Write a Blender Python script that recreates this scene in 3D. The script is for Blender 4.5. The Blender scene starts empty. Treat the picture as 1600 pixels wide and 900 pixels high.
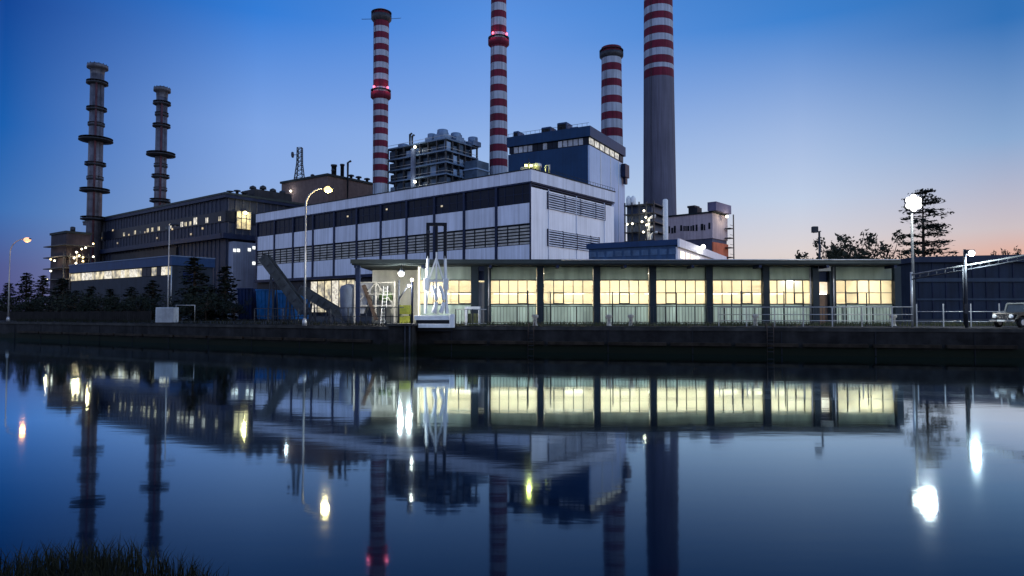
import bpy, math, random
from mathutils import Vector, Matrix, noise
R = math.radians
random.seed(7)
sc = bpy.context.scene
COL = sc.collection
F = 1067.0
PITCH = math.atan(40 / F)
CAM = Vector((0, 0, 3.0))
GZ = 2.0

# ------------------------------------------------------------------ geometry helpers
def ray(px, py):
    u, v = (px - 800) / F, (450 - py) / F
    return Vector((u, math.cos(PITCH) - v * math.sin(PITCH), math.sin(PITCH) + v * math.cos(PITCH)))
def at(px, py, d):
    r = ray(px, py); return CAM + r * (d / r.y)
def at_z(px, py, z):
    r = ray(px, py); return CAM + r * ((z - CAM.z) / r.z)

class Fr:
    """a vertical-plane frame: x along a facade (to the right), -y towards the viewer"""
    def __init__(s, O, ang):
        s.O = Vector((O.x, O.y, GZ)); s.ang = ang
        s.ex = Vector((math.cos(ang), math.sin(ang), 0)); s.ey = Vector((-math.sin(ang), math.cos(ang), 0))
    def _hit(s, px, py, e, O=None):
        O = O or s.O
        r = ray(px, py); n = Vector((-e.y, e.x, 0))
        t = (O - CAM).dot(n) / r.dot(n); p = CAM + r * t
        return (p - O).dot(e), p.z - s.O.z
    def fx(s, px, py): return s._hit(px, py, s.ex)
    def fy(s, px, py): return s._hit(px, py, s.ey)
def corner_frame(cx, cy, d, lx, ly, rx):
    """corner pixel at depth d, left roof end pixel, right end column -> frame, H, L, D"""
    C = at(cx, cy, d); Lp = at_z(lx, ly, C.z)
    v = C - Lp; ang = math.atan2(v.y, v.x); f = Fr(C, ang)
    r = ray(rx, 450); a, b = f.ey.x, f.ey.y
    D = (C.y * r.x / r.y - C.x) / (a - b * r.x / r.y)
    return f, C.z - GZ, math.hypot(v.x, v.y), D

class MB:
    def __init__(s): s.v, s.f, s.m, s.sm = [], [], [], []
    def face(s, pts, m=0, smooth=False):
        n = len(s.v); s.v.extend([tuple(p) for p in pts]); s.f.append(tuple(range(n, n + len(pts)))); s.m.append(m); s.sm.append(smooth)
    def grid(s, vs, fs, m=0, smooth=False):
        n = len(s.v); s.v.extend([tuple(p) for p in vs])
        for f in fs: s.f.append(tuple(i + n for i in f)); s.m.append(m); s.sm.append(smooth)
        return s
    def box(s, x0, x1, y0, y1, z0, z1, m=0):
        v = [(x0,y0,z0),(x1,y0,z0),(x1,y1,z0),(x0,y1,z0),(x0,y0,z1),(x1,y0,z1),(x1,y1,z1),(x0,y1,z1)]
        return s.grid(v, [(0,3,2,1),(4,5,6,7),(0,1,5,4),(1,2,6,5),(2,3,7,6),(3,0,4,7)], m)
    def bevbox(s, x0, x1, y0, y1, z0, z1, b, m=0):
        """box with chamfered vertical and top edges"""
        a = [(x0+b,y0),(x1-b,y0),(x1,y0+b),(x1,y1-b),(x1-b,y1),(x0+b,y1),(x0,y1-b),(x0,y0+b)]
        cx, cy = (x0+x1)/2, (y0+y1)/2
        k = [(cx+(x-cx)*(1-b/abs(x1-x0)), cy+(y-cy)*(1-b/abs(y1-y0))) for x, y in a]
        vs = [(x,y,z0) for x,y in a] + [(x,y,z1-b) for x,y in a] + [(x,y,z1) for x,y in k]
        fs = [tuple(range(7,-1,-1)), tuple(range(16,24))]
        for r in (0, 8):
            for i in range(8): fs.append((r+i, r+(i+1)%8, r+8+(i+1)%8, r+8+i))
        return s.grid(vs, fs, m)
    def rings(s, rs, m=0, caps=True, smooth=True):
        n = len(rs[0]); vs = [p for r in rs for p in r]; fs = []
        for k in range(len(rs) - 1):
            for i in range(n): fs.append((k*n+i, k*n+(i+1)%n, (k+1)*n+(i+1)%n, (k+1)*n+i))
        b = len(s.v); s.grid(vs, fs, m, smooth)
        if caps:
            s.f.append(tuple(b+i for i in range(n-1,-1,-1))); s.m.append(m); s.sm.append(False)
            e = b + (len(rs)-1)*n; s.f.append(tuple(e+i for i in range(n))); s.m.append(m); s.sm.append(False)
        return s
    def lathe(s, prof, n=24, m=0, cx=0, cy=0, caps=True):
        return s.rings([[(cx+r*math.cos(2*math.pi*i/n), cy+r*math.sin(2*math.pi*i/n), z) for i in range(n)] for r, z in prof], m, caps)
    def tube(s, pts, r, n=8, m=0, r1=None):
        pts = [Vector(p) for p in pts]; rs = []
        for k, p in enumerate(pts):
            d = (pts[min(k+1,len(pts)-1)] - pts[max(k-1,0)]).normalized()
            a = d.cross(Vector((0,0,1)))
            if a.length < 1e-3: a = d.cross(Vector((0,1,0)))
            a.normalize(); b = a.cross(d).normalized() * -1
            rr = r if r1 is None else r + (r1 - r) * k / (len(pts)-1)
            rs.append([p + (a*math.cos(2*math.pi*i/n) - b*math.sin(2*math.pi*i/n))*rr for i in range(n)])
        return s.rings(rs, m)
    def bar(s, p, q, w, h=None, m=0):
        """square bar from p to q"""
        h = h or w; p, q = Vector(p), Vector(q); d = (q-p).normalized()
        a = d.cross(Vector((0,0,1)))
        if a.length < 1e-3: a = Vector((1,0,0))
        a.normalize(); b = a.cross(d).normalized()
        o = [(-w/2,-h/2),(w/2,-h/2),(w/2,h/2),(-w/2,h/2)]
        return s.rings([[p+a*x+b*y for x,y in o],[q+a*x+b*y for x,y in o]], m, True, False)
    def prism(s, poly, y0, y1, m=0):
        """polygon in xz extruded along y"""
        n = len(poly)
        vs = [(x,y0,z) for x,z in poly] + [(x,y1,z) for x,z in poly]
        fs = [tuple(range(n)), tuple(range(2*n-1,n-1,-1))] + [(i,n+i,n+(i+1)%n,(i+1)%n) for i in range(n)]
        return s.grid(vs, fs, m)
    def ball(s, c, r, m=0, n=12, sz=1):
        rs = []
        for k in range(1, 8):
            t = math.pi*k/8
            rs.append([(c[0]+r*math.sin(t)*math.cos(2*math.pi*i/n), c[1]+r*math.sin(t)*math.sin(2*math.pi*i/n), c[2]-r*sz*math.cos(t)) for i in range(n)])
        return s.rings(rs, m)
    def build(s, name, mats, parent=None, **kw):
        me = bpy.data.meshes.new(name); me.from_pydata(s.v, [], s.f)
        for m in (mats if isinstance(mats, (list, tuple)) else [mats]): me.materials.append(m)
        me.polygons.foreach_set('material_index', s.m); me.polygons.foreach_set('use_smooth', s.sm)
        me.update()
        import bmesh
        bm = bmesh.new(); bm.from_mesh(me)
        if len(me.polygons) < 4000 and kw.get('fix', True): bmesh.ops.recalc_face_normals(bm, faces=bm.faces)
        bm.to_mesh(me); bm.free()
        o = bpy.data.objects.new(name, me); COL.objects.link(o)
        if parent is not None: o.parent = parent
        return o

def tag(o, label=None, cat=None, group=None, kind=None):
    if label: o['label'] = label
    if cat: o['category'] = cat
    if group: o['group'] = group
    if kind: o['kind'] = kind
    return o
def thing(name, label, cat, loc=(0,0,0), rz=0.0, group=None):
    o = bpy.data.objects.new(name, None); COL.objects.link(o); o.empty_display_size = .5
    o.location = loc; o.rotation_euler = (0, 0, rz)
    return tag(o, label, cat, group)
def kids(o): return [c for c in list(o.children)]
def dup(o, loc, rz=None, label=None, parent=None, scale=None):
    c = o.copy(); COL.objects.link(c)
    if parent is not None: c.parent = parent
    else:
        c.location = loc
        if rz is not None: c.rotation_euler = (0, 0, rz)
        if label: c['label'] = label
        if scale: c.scale = scale
    for k in kids(o): dup(k, None, parent=c)
    return c
def lamp_light(parent, loc, watts, color, size=.25, name='lamp_light'):
    l = bpy.data.lights.new(name, 'POINT'); l.energy = watts; l.color = color; l.shadow_soft_size = size
    o = bpy.data.objects.new(name, l); COL.objects.link(o); o.parent = parent; o.location = loc
    return o

# ------------------------------------------------------------------ materials
MATS = {}
def mat(name, col, rough=.7, var=.18, scale=.6, metal=0., streak=0., bump=0., spec=.14, emit=None, estr=0., col2=None, rnd=0.):
    if name in MATS: return MATS[name]
    m = bpy.data.materials.new(name); m.use_nodes = True; nt = m.node_tree; N = nt.nodes; Lk = nt.links
    b = N['Principled BSDF']
    tc = N.new('ShaderNodeTexCoord')
    nz = N.new('ShaderNodeTexNoise'); nz.inputs['Scale'].default_value = scale; nz.inputs['Detail'].default_value = 6; nz.inputs['Roughness'].default_value = .62
    Lk.new(tc.outputs['Object'], nz.inputs['Vector'])
    ramp = N.new('ShaderNodeValToRGB')
    c2 = col2 or tuple(min(1, c*(1+var)) for c in col)
    c1 = tuple(c*(1-var*1.5) for c in col)
    e = ramp.color_ramp.elements; e[0].position = .3; e[1].position = .72
    e[0].color = (*c1, 1); e[1].color = (*c2, 1)
    Lk.new(nz.outputs['Fac'], ramp.inputs[0])
    out = ramp.outputs[0]
    if streak > 0:
        mp = N.new('ShaderNodeMapping'); mp.inputs['Scale'].default_value = (1.3, 1.3, .05)
        n2 = N.new('ShaderNodeTexNoise'); n2.inputs['Scale'].default_value = 1.0; n2.inputs['Detail'].default_value = 4
        Lk.new(tc.outputs['Object'], mp.inputs[0]); Lk.new(mp.outputs[0], n2.inputs['Vector'])
        mr = N.new('ShaderNodeMapRange'); mr.inputs['From Min'].default_value = .35; mr.inputs['From Max'].default_value = .75
        mr.inputs['To Min'].default_value = 1; mr.inputs['To Max'].default_value = 1 - streak
        Lk.new(n2.outputs['Fac'], mr.inputs['Value'])
        mx = N.new('ShaderNodeMix'); mx.data_type = 'RGBA'; mx.blend_type = 'MULTIPLY'; mx.inputs['Factor'].default_value = 1
        Lk.new(out, mx.inputs['A']); Lk.new(mr.outputs[0], mx.inputs['B']); out = mx.outputs['Result']
    if rnd > 0:
        oi = N.new('ShaderNodeObjectInfo'); mr = N.new('ShaderNodeMapRange')
        mr.inputs['To Min'].default_value = 1 - rnd; mr.inputs['To Max'].default_value = 1
        Lk.new(oi.outputs['Random'], mr.inputs['Value'])
        mx = N.new('ShaderNodeMix'); mx.data_type = 'RGBA'; mx.blend_type = 'MULTIPLY'; mx.inputs['Factor'].default_value = 1
        Lk.new(out, mx.inputs['A']); Lk.new(mr.outputs[0], mx.inputs['B']); out = mx.outputs['Result']
    Lk.new(out, b.inputs['Base Color'])
    b.inputs['Roughness'].default_value = rough; b.inputs['Metallic'].default_value = metal
    b.inputs['Specular IOR Level'].default_value = spec
    if bump > 0:
        bp = N.new('ShaderNodeBump'); bp.inputs['Strength'].default_value = bump; bp.inputs['Distance'].default_value = .05
        n3 = N.new('ShaderNodeTexNoise'); n3.inputs['Scale'].default_value = scale*6; n3.inputs['Detail'].default_value = 5
        Lk.new(tc.outputs['Object'], n3.inputs['Vector']); Lk.new(n3.outputs['Fac'], bp.inputs['Height']); Lk.new(bp.outputs[0], b.inputs['Normal'])
    if emit:
        b.inputs['Emission Color'].default_value = (*emit, 1); b.inputs['Emission Strength'].default_value = estr
    MATS[name] = m; return m
def lit(name, col, s, var=.5, scale=.8):
    """a lit window or lamp glass: uneven emission"""
    if name in MATS: return MATS[name]
    m = mat(name, (.3,.3,.28), .4)
    nt = m.node_tree; b = nt.nodes['Principled BSDF']
    nz = nt.nodes.new('ShaderNodeTexNoise'); nz.inputs['Scale'].default_value = scale; nz.inputs['Detail'].default_value = 3
    tc = nt.nodes.new('ShaderNodeTexCoord'); nt.links.new(tc.outputs['Object'], nz.inputs['Vector'])
    mr = nt.nodes.new('ShaderNodeMapRange'); mr.inputs['From Min'].default_value=.35; mr.inputs['From Max'].default_value=.65
    mr.inputs['To Min'].default_value = s*(1-var); mr.inputs['To Max'].default_value = s*(1+var)
    nt.links.new(nz.outputs['Fac'], mr.inputs['Value']); nt.links.new(mr.outputs[0], b.inputs['Emission Strength'])
    b.inputs['Emission Color'].default_value = (*col, 1)
    return m

M_white = mat('white_cladding', (.66,.70,.80), .55, .07, .12, streak=.30, rnd=.12)
M_white2 = mat('white_end_wall', (.80,.80,.84), .55, .06, .1, streak=.2)
M_navy = mat('navy_steel', (.012,.02,.05), .5, .25, .4, metal=.2)
M_darkglass = mat('dark_glazing', (.004,.008,.02), .35, .3, .25, spec=.1)
M_louvre = mat('louvre_slat', (.40,.385,.35), .6, .25, .5)
M_void = mat('dark_recess', (.012,.014,.018), .8, .3, .4)
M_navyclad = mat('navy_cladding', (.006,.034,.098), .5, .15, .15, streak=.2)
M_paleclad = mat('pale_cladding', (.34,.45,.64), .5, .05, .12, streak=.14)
M_greyclad = mat('grey_ribbed_cladding', (.026,.034,.060), .6, .18, .2, streak=.35)
M_greydark = mat('dark_grey_cladding', (.025,.028,.036), .6, .25, .3, streak=.3)
M_bluefas = mat('blue_fascia', (.015,.045,.12), .5, .15, .3, streak=.2)
M_conc = mat('weathered_concrete', (.05,.05,.048), .9, .35, .5, streak=.5, bump=.3)
M_quay = mat('wet_quay_concrete', (.022,.022,.023), .85, .5, .6, streak=.55, bump=.5)
def tide(m):
    """wet algae band above the waterline: stained, darker and greener below about half a metre"""
    nt=m.node_tree; N=nt.nodes; b=N['Principled BSDF']; src=b.inputs['Base Color'].links[0].from_socket
    tc=N.new('ShaderNodeTexCoord'); sp=N.new('ShaderNodeSeparateXYZ'); nt.links.new(tc.outputs['Object'],sp.inputs[0])
    nz=N.new('ShaderNodeTexNoise'); nz.inputs['Scale'].default_value=.9; nz.inputs['Detail'].default_value=6; nt.links.new(tc.outputs['Object'],nz.inputs['Vector'])
    ad=N.new('ShaderNodeMath'); ad.operation='MULTIPLY_ADD'; ad.inputs[1].default_value=.9; nt.links.new(nz.outputs['Fac'],ad.inputs[0]); nt.links.new(sp.outputs['Z'],ad.inputs[2])
    mr=N.new('ShaderNodeMapRange'); mr.inputs['From Min'].default_value=.95; mr.inputs['From Max'].default_value=1.15; nt.links.new(ad.outputs[0],mr.inputs['Value'])
    mx=N.new('ShaderNodeMix'); mx.data_type='RGBA'; mx.inputs['A'].default_value=(.006,.009,.005,1); nt.links.new(mr.outputs[0],mx.inputs['Factor']); nt.links.new(src,mx.inputs['B']); nt.links.new(mx.outputs['Result'],b.inputs['Base Color'])
tide(M_quay)
M_brown = mat('brown_brick', (.13,.095,.09), .85, .15, .5, streak=.25)
M_steel = mat('galvanised_steel', (.36,.37,.38), .45, .2, 1.5, metal=.6)
M_dsteel = mat('dark_steel', (.035,.04,.05), .5, .3, 1.0, metal=.3)
M_wsteel = mat('white_painted_steel', (.72,.74,.74), .4, .1, 2.0, streak=.2)
M_red = mat('red_band_paint', (.115,.012,.033), .7, .2, .15, streak=.45)
M_wband = mat('white_band_paint', (.30,.36,.46), .7, .12, .15, streak=.45)
M_chimgrey = mat('chimney_concrete', (.10,.105,.15), .85, .12, .05, streak=.3)
M_stackst = mat('stack_steel', (.11,.115,.15), .5, .35, .25, metal=.35, streak=.45)
M_blue = mat('blue_paint', (.008,.10,.27), .5, .25, 1.0, streak=.35)
M_bluedk = mat('dark_blue_paint', (.004,.015,.06), .5, .3, 1.0, streak=.35)
M_green = mat('yellow_green_paint', (.42,.43,.06), .5, .3, 1.2, streak=.3)
M_pink = mat('pinkish_render', (.52,.42,.44), .8, .12, .2, streak=.3)
M_orange = mat('orange_red_render', (.62,.17,.09), .8, .15, .2, streak=.25)
M_asphalt = mat('asphalt_yard', (.03,.03,.032), .9, .4, .3, bump=.3)
M_earth = mat('bank_earth', (.012,.011,.009), .95, .4, 1.5, bump=.6)
M_bark = mat('bark', (.06,.045,.035), .95, .3, 3.0, bump=.4)
def leafmat(name, col):
    m = mat(name, col, .7, .45, 1.2); return m
M_spruce = leafmat('spruce_needles', (.012,.018,.013))
M_cedar = leafmat('cedar_needles', (.02,.03,.024))
M_leaf = leafmat('broad_leaves', (.022,.028,.018))
M_grass = leafmat('bank_grass', (.010,.012,.006))
M_tuft = leafmat('quay_grass', (.055,.062,.03))
M_cream = mat('cream_interior', (.82,.77,.64), .8, .06, .5)
M_tyre = mat('tyre_rubber', (.02,.02,.02), .9, .2, 4.0)
M_carpaint = mat('silver_car_paint', (.03,.032,.032), .3, .1, 2.0, metal=.5)
M_chrome = mat('chrome', (.28,.29,.29), .2, .05, 3.0, metal=.9)
M_roofdk = mat('dark_roofing', (.018,.025,.028), .7, .25, .4)
M_roofgreen = mat('roof_fascia', (.03,.042,.046), .6, .2, .6, streak=.2)
M_pillar = mat('blue_grey_pillar', (.014,.024,.034), .5, .2, .8)
E_white = lit('flood_glass', (1,.98,.93), 5, .1)
E_cool = lit('cool_lamp_glass', (.95,1,1), 4, .1)
E_sodium = lit('sodium_glass', (1,.66,.2), 3.2, .1)
E_orange = lit('orange_glass', (1,.47,.2), 1.5, .1)
E_red = lit('red_beacon', (1,.10,.2), 2.2, .1)
E_yg = lit('yellow_green_glass', (.95,.95,.25), 4, .1)
E_spot = lit('small_lamp_glass', (1,.93,.72), 4, .3)
E_win = lit('lit_window_glass', (1,.84,.5), .55, .8, .5)
E_winw = lit('lit_white_window_glass', (1,.90,.70), .75, .5, 1.2)
E_tube = lit('fluorescent_tube', (1,.92,.72), 9, .1)

def mixpane(name, tint, clear):
    m = bpy.data.materials.new(name); m.use_nodes = True; nt = m.node_tree; N = nt.nodes
    N.remove(N['Principled BSDF']); out = N['Material Output']
    t = N.new('ShaderNodeBsdfTransparent'); t.inputs[0].default_value = (*tint, 1)
    g = N.new('ShaderNodeBsdfGlossy'); g.inputs['Roughness'].default_value = .12; g.inputs['Color'].default_value = (.8,.85,.9,1)
    d = N.new('ShaderNodeBsdfTranslucent'); d.inputs[0].default_value = (.95,.90,.76,1)
    tc = N.new('ShaderNodeTexCoord'); nz = N.new('ShaderNodeTexNoise'); nz.inputs['Scale'].default_value = .8; nz.inputs['Detail'].default_value = 4
    nt.links.new(tc.outputs['Object'], nz.inputs['Vector'])
    mr = N.new('ShaderNodeMapRange'); mr.inputs['To Min'].default_value = (1-clear)*.75; mr.inputs['To Max'].default_value = (1-clear)*1.25
    nt.links.new(nz.outputs['Fac'], mr.inputs['Value'])
    a = N.new('ShaderNodeMixShader'); nt.links.new(mr.outputs[0], a.inputs[0]); nt.links.new(t.outputs[0], a.inputs[1]); nt.links.new(d.outputs[0], a.inputs[2])
    b = N.new('ShaderNodeMixShader'); b.inputs[0].default_value = .07
    nt.links.new(a.outputs[0], b.inputs[1]); nt.links.new(g.outputs[0], b.inputs[2]); nt.links.new(b.outputs[0], out.inputs[0])
    return m
M_pane = mixpane('dusty_pane', (1,.97,.9), .45); M_pane2 = mixpane('clear_pane', (1,.97,.9), .68)
def fibre(name, c, tl, k):
    m = bpy.data.materials.new(name); m.use_nodes = True; nt = m.node_tree; N = nt.nodes
    N.remove(N['Principled BSDF']); out = N['Material Output']
    d = N.new('ShaderNodeBsdfDiffuse'); t = N.new('ShaderNodeBsdfTranslucent')
    tc = N.new('ShaderNodeTexCoord'); mp = N.new('ShaderNodeMapping'); mp.inputs['Scale'].default_value = (1.5,1.5,.25)
    nz = N.new('ShaderNodeTexNoise'); nz.inputs['Scale'].default_value = 1.; nz.inputs['Detail'].default_value = 5
    nt.links.new(tc.outputs['Object'], mp.inputs[0]); nt.links.new(mp.outputs[0], nz.inputs['Vector'])
    for node, cc in ((d, c), (t, tl)):
        r = N.new('ShaderNodeValToRGB'); e = r.color_ramp.elements; e[0].position=.32; e[1].position=.7
        e[0].color = (*[x*.66 for x in cc],1); e[1].color = (*cc,1)
        nt.links.new(nz.outputs['Fac'], r.inputs[0]); nt.links.new(r.outputs[0], node.inputs[0])
    a = N.new('ShaderNodeMixShader'); a.inputs[0].default_value = k
    nt.links.new(d.outputs[0], a.inputs[1]); nt.links.new(t.outputs[0], a.inputs[2]); nt.links.new(a.outputs[0], out.inputs[0])
    return m
M_fibre = fibre('fibreglass_sheet', (.30,.36,.37), (.52,.62,.62), .55)
M_fibre2 = fibre('fibreglass_lower_sheet', (.44,.52,.52), (.74,.88,.90), .6)

# ------------------------------------------------------------------ setting: water, ground, bank
def water_mat():
    m = bpy.data.materials.new('still_water'); m.use_nodes = True; nt = m.node_tree; N = nt.nodes; N.remove(N['Principled BSDF'])
    b = N.new('ShaderNodeBsdfGlossy'); b.inputs['Roughness'].default_value = .058; b.inputs['Color'].default_value = (.72,.90,1.0,1)
    dk = N.new('ShaderNodeBsdfDiffuse'); dk.inputs['Color'].default_value = (.001,.007,.021,1)
    tq = N.new('ShaderNodeTexCoord'); mq = N.new('ShaderNodeMapping'); mq.inputs['Scale'].default_value = (.03,.10,1)
    nq = N.new('ShaderNodeTexNoise'); nq.inputs['Scale'].default_value = 1; nq.inputs['Detail'].default_value = 5
    nt.links.new(tq.outputs['Object'], mq.inputs[0]); nt.links.new(mq.outputs[0], nq.inputs['Vector'])
    rq = N.new('ShaderNodeMapRange'); rq.inputs['From Min'].default_value = .35; rq.inputs['From Max'].default_value = .65; rq.inputs['To Min'].default_value = .034; rq.inputs['To Max'].default_value = .062
    nt.links.new(nq.outputs['Fac'], rq.inputs['Value']); nt.links.new(rq.outputs[0], b.inputs['Roughness'])
    fr = N.new('ShaderNodeFresnel'); fr.inputs['IOR'].default_value = 1.33
    pw = N.new('ShaderNodeMath'); pw.operation = 'POWER'; pw.inputs[1].default_value = 1.9; nt.links.new(fr.outputs[0], pw.inputs[0])
    ml = N.new('ShaderNodeMath'); ml.operation = 'MULTIPLY'; ml.use_clamp = True; ml.inputs[1].default_value = 4.4; nt.links.new(pw.outputs[0], ml.inputs[0])
    ms = N.new('ShaderNodeMixShader'); nt.links.new(ml.outputs[0], ms.inputs[0]); nt.links.new(dk.outputs[0], ms.inputs[1]); nt.links.new(b.outputs[0], ms.inputs[2])
    nt.links.new(ms.outputs[0], N['Material Output'].inputs[0])
    tc = N.new('ShaderNodeTexCoord'); mp = N.new('ShaderNodeMapping'); mp.inputs['Scale'].default_value = (.5,1.6,1)
    nz = N.new('ShaderNodeTexNoise'); nz.inputs['Scale'].default_value = .9; nz.inputs['Detail'].default_value = 3
    bp = N.new('ShaderNodeBump'); bp.inputs['Strength'].default_value = .045; bp.inputs['Distance'].default_value = .05
    nt.links.new(tc.outputs['Object'], mp.inputs[0]); nt.links.new(mp.outputs[0], nz.inputs['Vector'])
    nt.links.new(nz.outputs['Fac'], bp.inputs['Height']); nt.links.new(bp.outputs[0], b.inputs['Normal'])
    return m
QL = [(-512,350),(-64,86),(-8.05,53.6)]           # left quay water line
QR = [(-7.75,55.2),(34.5,46.0),(286,4)]           # right quay water line
mb = MB(); mb.face([(-900,-60,0),(900,-60,0),(900,420,0),(-900,420,0)])
tag(mb.build('water', water_mat()), kind='structure')
mb = MB()
far = [(3500,-20),(3500,4500),(-3500,4500),(-3500,350)]
inset = .35
poly = [(x, y+inset) for x, y in QL] + [(-7.75, 55.2+inset)] + [(x, y+inset) for x, y in QR[1:]] + far
mb.face([(x, y, GZ) for x, y in poly])
o = mb.build('ground', M_asphalt, fix=False); tag(o, kind='structure')
if o.data.polygons[0].normal.z < 0: o.data.flip_normals()
# near bank, low earth slope under the camera
mb = MB(); nx, ny = 150, 52; vs = []
def bank_z(x, y):
    base = 1.05 - .24*max(0, y+1) - .02*max(0,x)
    mound = .52 - .40*max(0, x+3.5) - .50*max(0, abs(y-5.7)-.9)
    return max(min(1.1, base), mound) + .09*noise.noise(Vector((x*.9,y*.9,0)))
for j in range(ny+1):
    for i in range(nx+1):
        x = -30 + 60*i/nx; y = -12 + 21*j/ny
        if abs(x) < 12: pass
        vs.append((x, y, max(-.6, bank_z(x, y))))
mb.grid(vs, [(j*(nx+1)+i, j*(nx+1)+i+1, (j+1)*(nx+1)+i+1, (j+1)*(nx+1)+i) for j in range(ny) for i in range(nx)], 0, True)
tag(mb.build('near_bank', M_earth), kind='structure')
# tall grass on the near bank
def blades(mb, n, fpos, hmin, hmax, w):
    for _ in range(n):
        x, y, z = fpos(); h = random.uniform(hmin, hmax); a = random.uniform(0, math.tau); l = random.uniform(.1,.55)*h
        dx, dy = math.cos(a), math.sin(a); ww = w*random.uniform(.6,1.3); b = random.uniform(0, math.tau); px, py = math.cos(b)*ww, math.sin(b)*ww
        p0 = Vector((x,y,z-.03)); p1 = Vector((x+dx*l*.35, y+dy*l*.35, z+h*.6)); p2 = Vector((x+dx*l, y+dy*l, z+h*random.uniform(.85,1)))
        k = len(mb.v); o = Vector((px,py,0))
        mb.v += [tuple(p0-o),tuple(p0+o),tuple(p1+o*.7),tuple(p1-o*.7),tuple(p2)]
        mb.f += [(k,k+1,k+2,k+3),(k+3,k+2,k+4)]; mb.m += [0,0]; mb.sm += [False,False]
mb = MB()
def fp():
    while True:
        x = random.uniform(-7.5,-1.5); y = random.uniform(4.3,7.6); z = bank_z(x,y)
        if z > .04 and noise.noise(Vector((x*.9,y*.9,5))) > -.35: return x, y, z
blades(mb, 9500, fp, .10, .40, .006)
tag(mb.build('bank_grass', M_grass, fix=False), 'tall dark grass growing on the near bank at lower left', 'grass', kind='stuff')

# quay walls
def quay(name, label, pts, top, lip, body=M_quay, cap=M_conc):
    t = thing(name, label, 'wall')
    w, c, jn = MB(), MB(), MB()
    for (x0,y0),(x1,y1) in zip(pts, pts[1:]):
        d = Vector((x1-x0,y1-y0,0)); n = Vector((-d.y,d.x,0)).normalized()
        a, b = Vector((x0,y0,0)), Vector((x1,y1,0))
        w.rings([[a+Vector((0,0,-1.5)),b+Vector((0,0,-1.5)),b+n*.6+Vector((0,0,-1.5)),a+n*.6+Vector((0,0,-1.5))],
                 [a+Vector((0,0,top-.22)),b+Vector((0,0,top-.22)),b+n*.6+Vector((0,0,top-.22)),a+n*.6+Vector((0,0,top-.22))]],0,True,False)
        e = -n*lip
        c.rings([[a+e+Vector((0,0,top-.219)),b+e+Vector((0,0,top-.219)),b+n*.7+Vector((0,0,top-.219)),a+n*.7+Vector((0,0,top-.219))],
                 [a+e+Vector((0,0,top+.012)),b+e+Vector((0,0,top+.012)),b+n*.7+Vector((0,0,top+.012)),a+n*.7+Vector((0,0,top+.012))]],0,True,False)
        L = d.length; u = d.normalized(); k = 3.0
        while k < min(L, 120):
            p = a + u*k - n*.03
            jn.box(p.x-.04,p.x+.04,p.y-.02,p.y+.25,.05,top-.25); k += 6.2
    w.build('wall_body', body, t); c.build('coping', cap, t); jn.build('buttress_strip', M_void, t)
    return t
quay('quay_wall', 'long dark concrete quay wall running left from the corner pier', QL, GZ-.05, .10)
quay('quay_wall', 'dark quay wall in front of the lit glazed workshop', QR, GZ-.05, .06)
QRd=math.atan2(-9.2,42.25)
t = thing('timber_fender', 'long dark timber fender beam fixed low on the quay wall before the workshop', 'fender beam', (-7.75,55.2,0), QRd)
for k in range(9):
    mb=MB(); mb.bevbox(1.6+k*4.6,5.9+k*4.6,-.24,-.02,.62,.86,.03); mb.build('beam',mat('wet_timber',(.03,.024,.018),.9,.4,1.5,streak=.4),t)
t = thing('timber_fender', 'long dark timber fender beam fixed low on the left quay wall', 'fender beam', (-64,86,0), math.atan2(-32.4,55.95))
for k in range(11):
    mb=MB(); mb.bevbox(4+k*5.2,8.9+k*5.2,-.22,-.02,.66,.88,.03); mb.build('beam',MATS['wet_timber'],t)
for i,(q,lab) in enumerate(((9.5,'rusty ladder on the quay wall below the workshop, nearer the gate machine'),(27.0,'rusty ladder on the quay wall below the workshop, nearer the flood mast'))):
    if i==0:
        lad=thing('quay_ladder',lab,'ladder',(0,0,0),QRd,'ladders on the quay wall'); mb=MB()
        for x in (-.22,.22): mb.tube([(x,-.32,-.6),(x,-.32,1.9),(x,.1,2.3),(x,.5,1.9)],.03,6)
        mb.build('side_rail',MATS.get('rusty_chute') or mat('rusty_chute',(.07,.05,.04),.8,.4,1.5),lad); mb=MB()
        for k in range(8): mb.tube([(-.22,-.32,-.3+.28*k),(.22,-.32,-.3+.28*k)],.02,5)
        mb.build('rung',M_dsteel,lad); o=lad
    else: o=dup(lad,(0,0,0))
    o.location=(-7.75+q*math.cos(QRd),55.2+q*math.sin(QRd),0); o['label']=lab
t = thing('corner_pier', 'square concrete pier at the water where the two quay walls meet', 'pier', (-8.4,53.0,0))
mb = MB(); mb.bevbox(-1.1,.75,-.5,2.6,-1.5,GZ+.05,.06); mb.build('pier_body', M_quay, t)
mb = MB(); mb.bevbox(-1.25,.9,-.65,2.5,GZ+.05,GZ+.22,.04); mb.build('pier_cap', M_conc, t)
mb = MB(); mb.tube([(.55,-.58,-.4),(.55,-.58,GZ+.05)],.07); mb.tube([(.2,-.58,-.4),(.2,-.58,GZ+.05)],.05); mb.build('drain_pipe', M_dsteel, t)
# landing step at the foot of the left quay
P = at(258, 536, 70)
t = thing('landing_step', 'small concrete landing step at the waterline below the white cabinet', 'landing', (P.x, 71.5, 0), math.atan2(-32.4,56))
mb = MB(); mb.bevbox(-2.4,2.4,-1.3,1.2,-.8,.22,.05); mb.build('step_slab', M_conc, t)
mb = MB(); mb.tube([(1.6,.9,.2),(1.6,.9,1.9)],.05); mb.tube([(2.1,.9,.2),(2.1,.9,1.9)],.05)
for k in range(5): mb.tube([(1.6,.9,.4+.32*k),(2.1,.9,.4+.32*k)],.03)
mb.build('ladder', M_steel, t)

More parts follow.
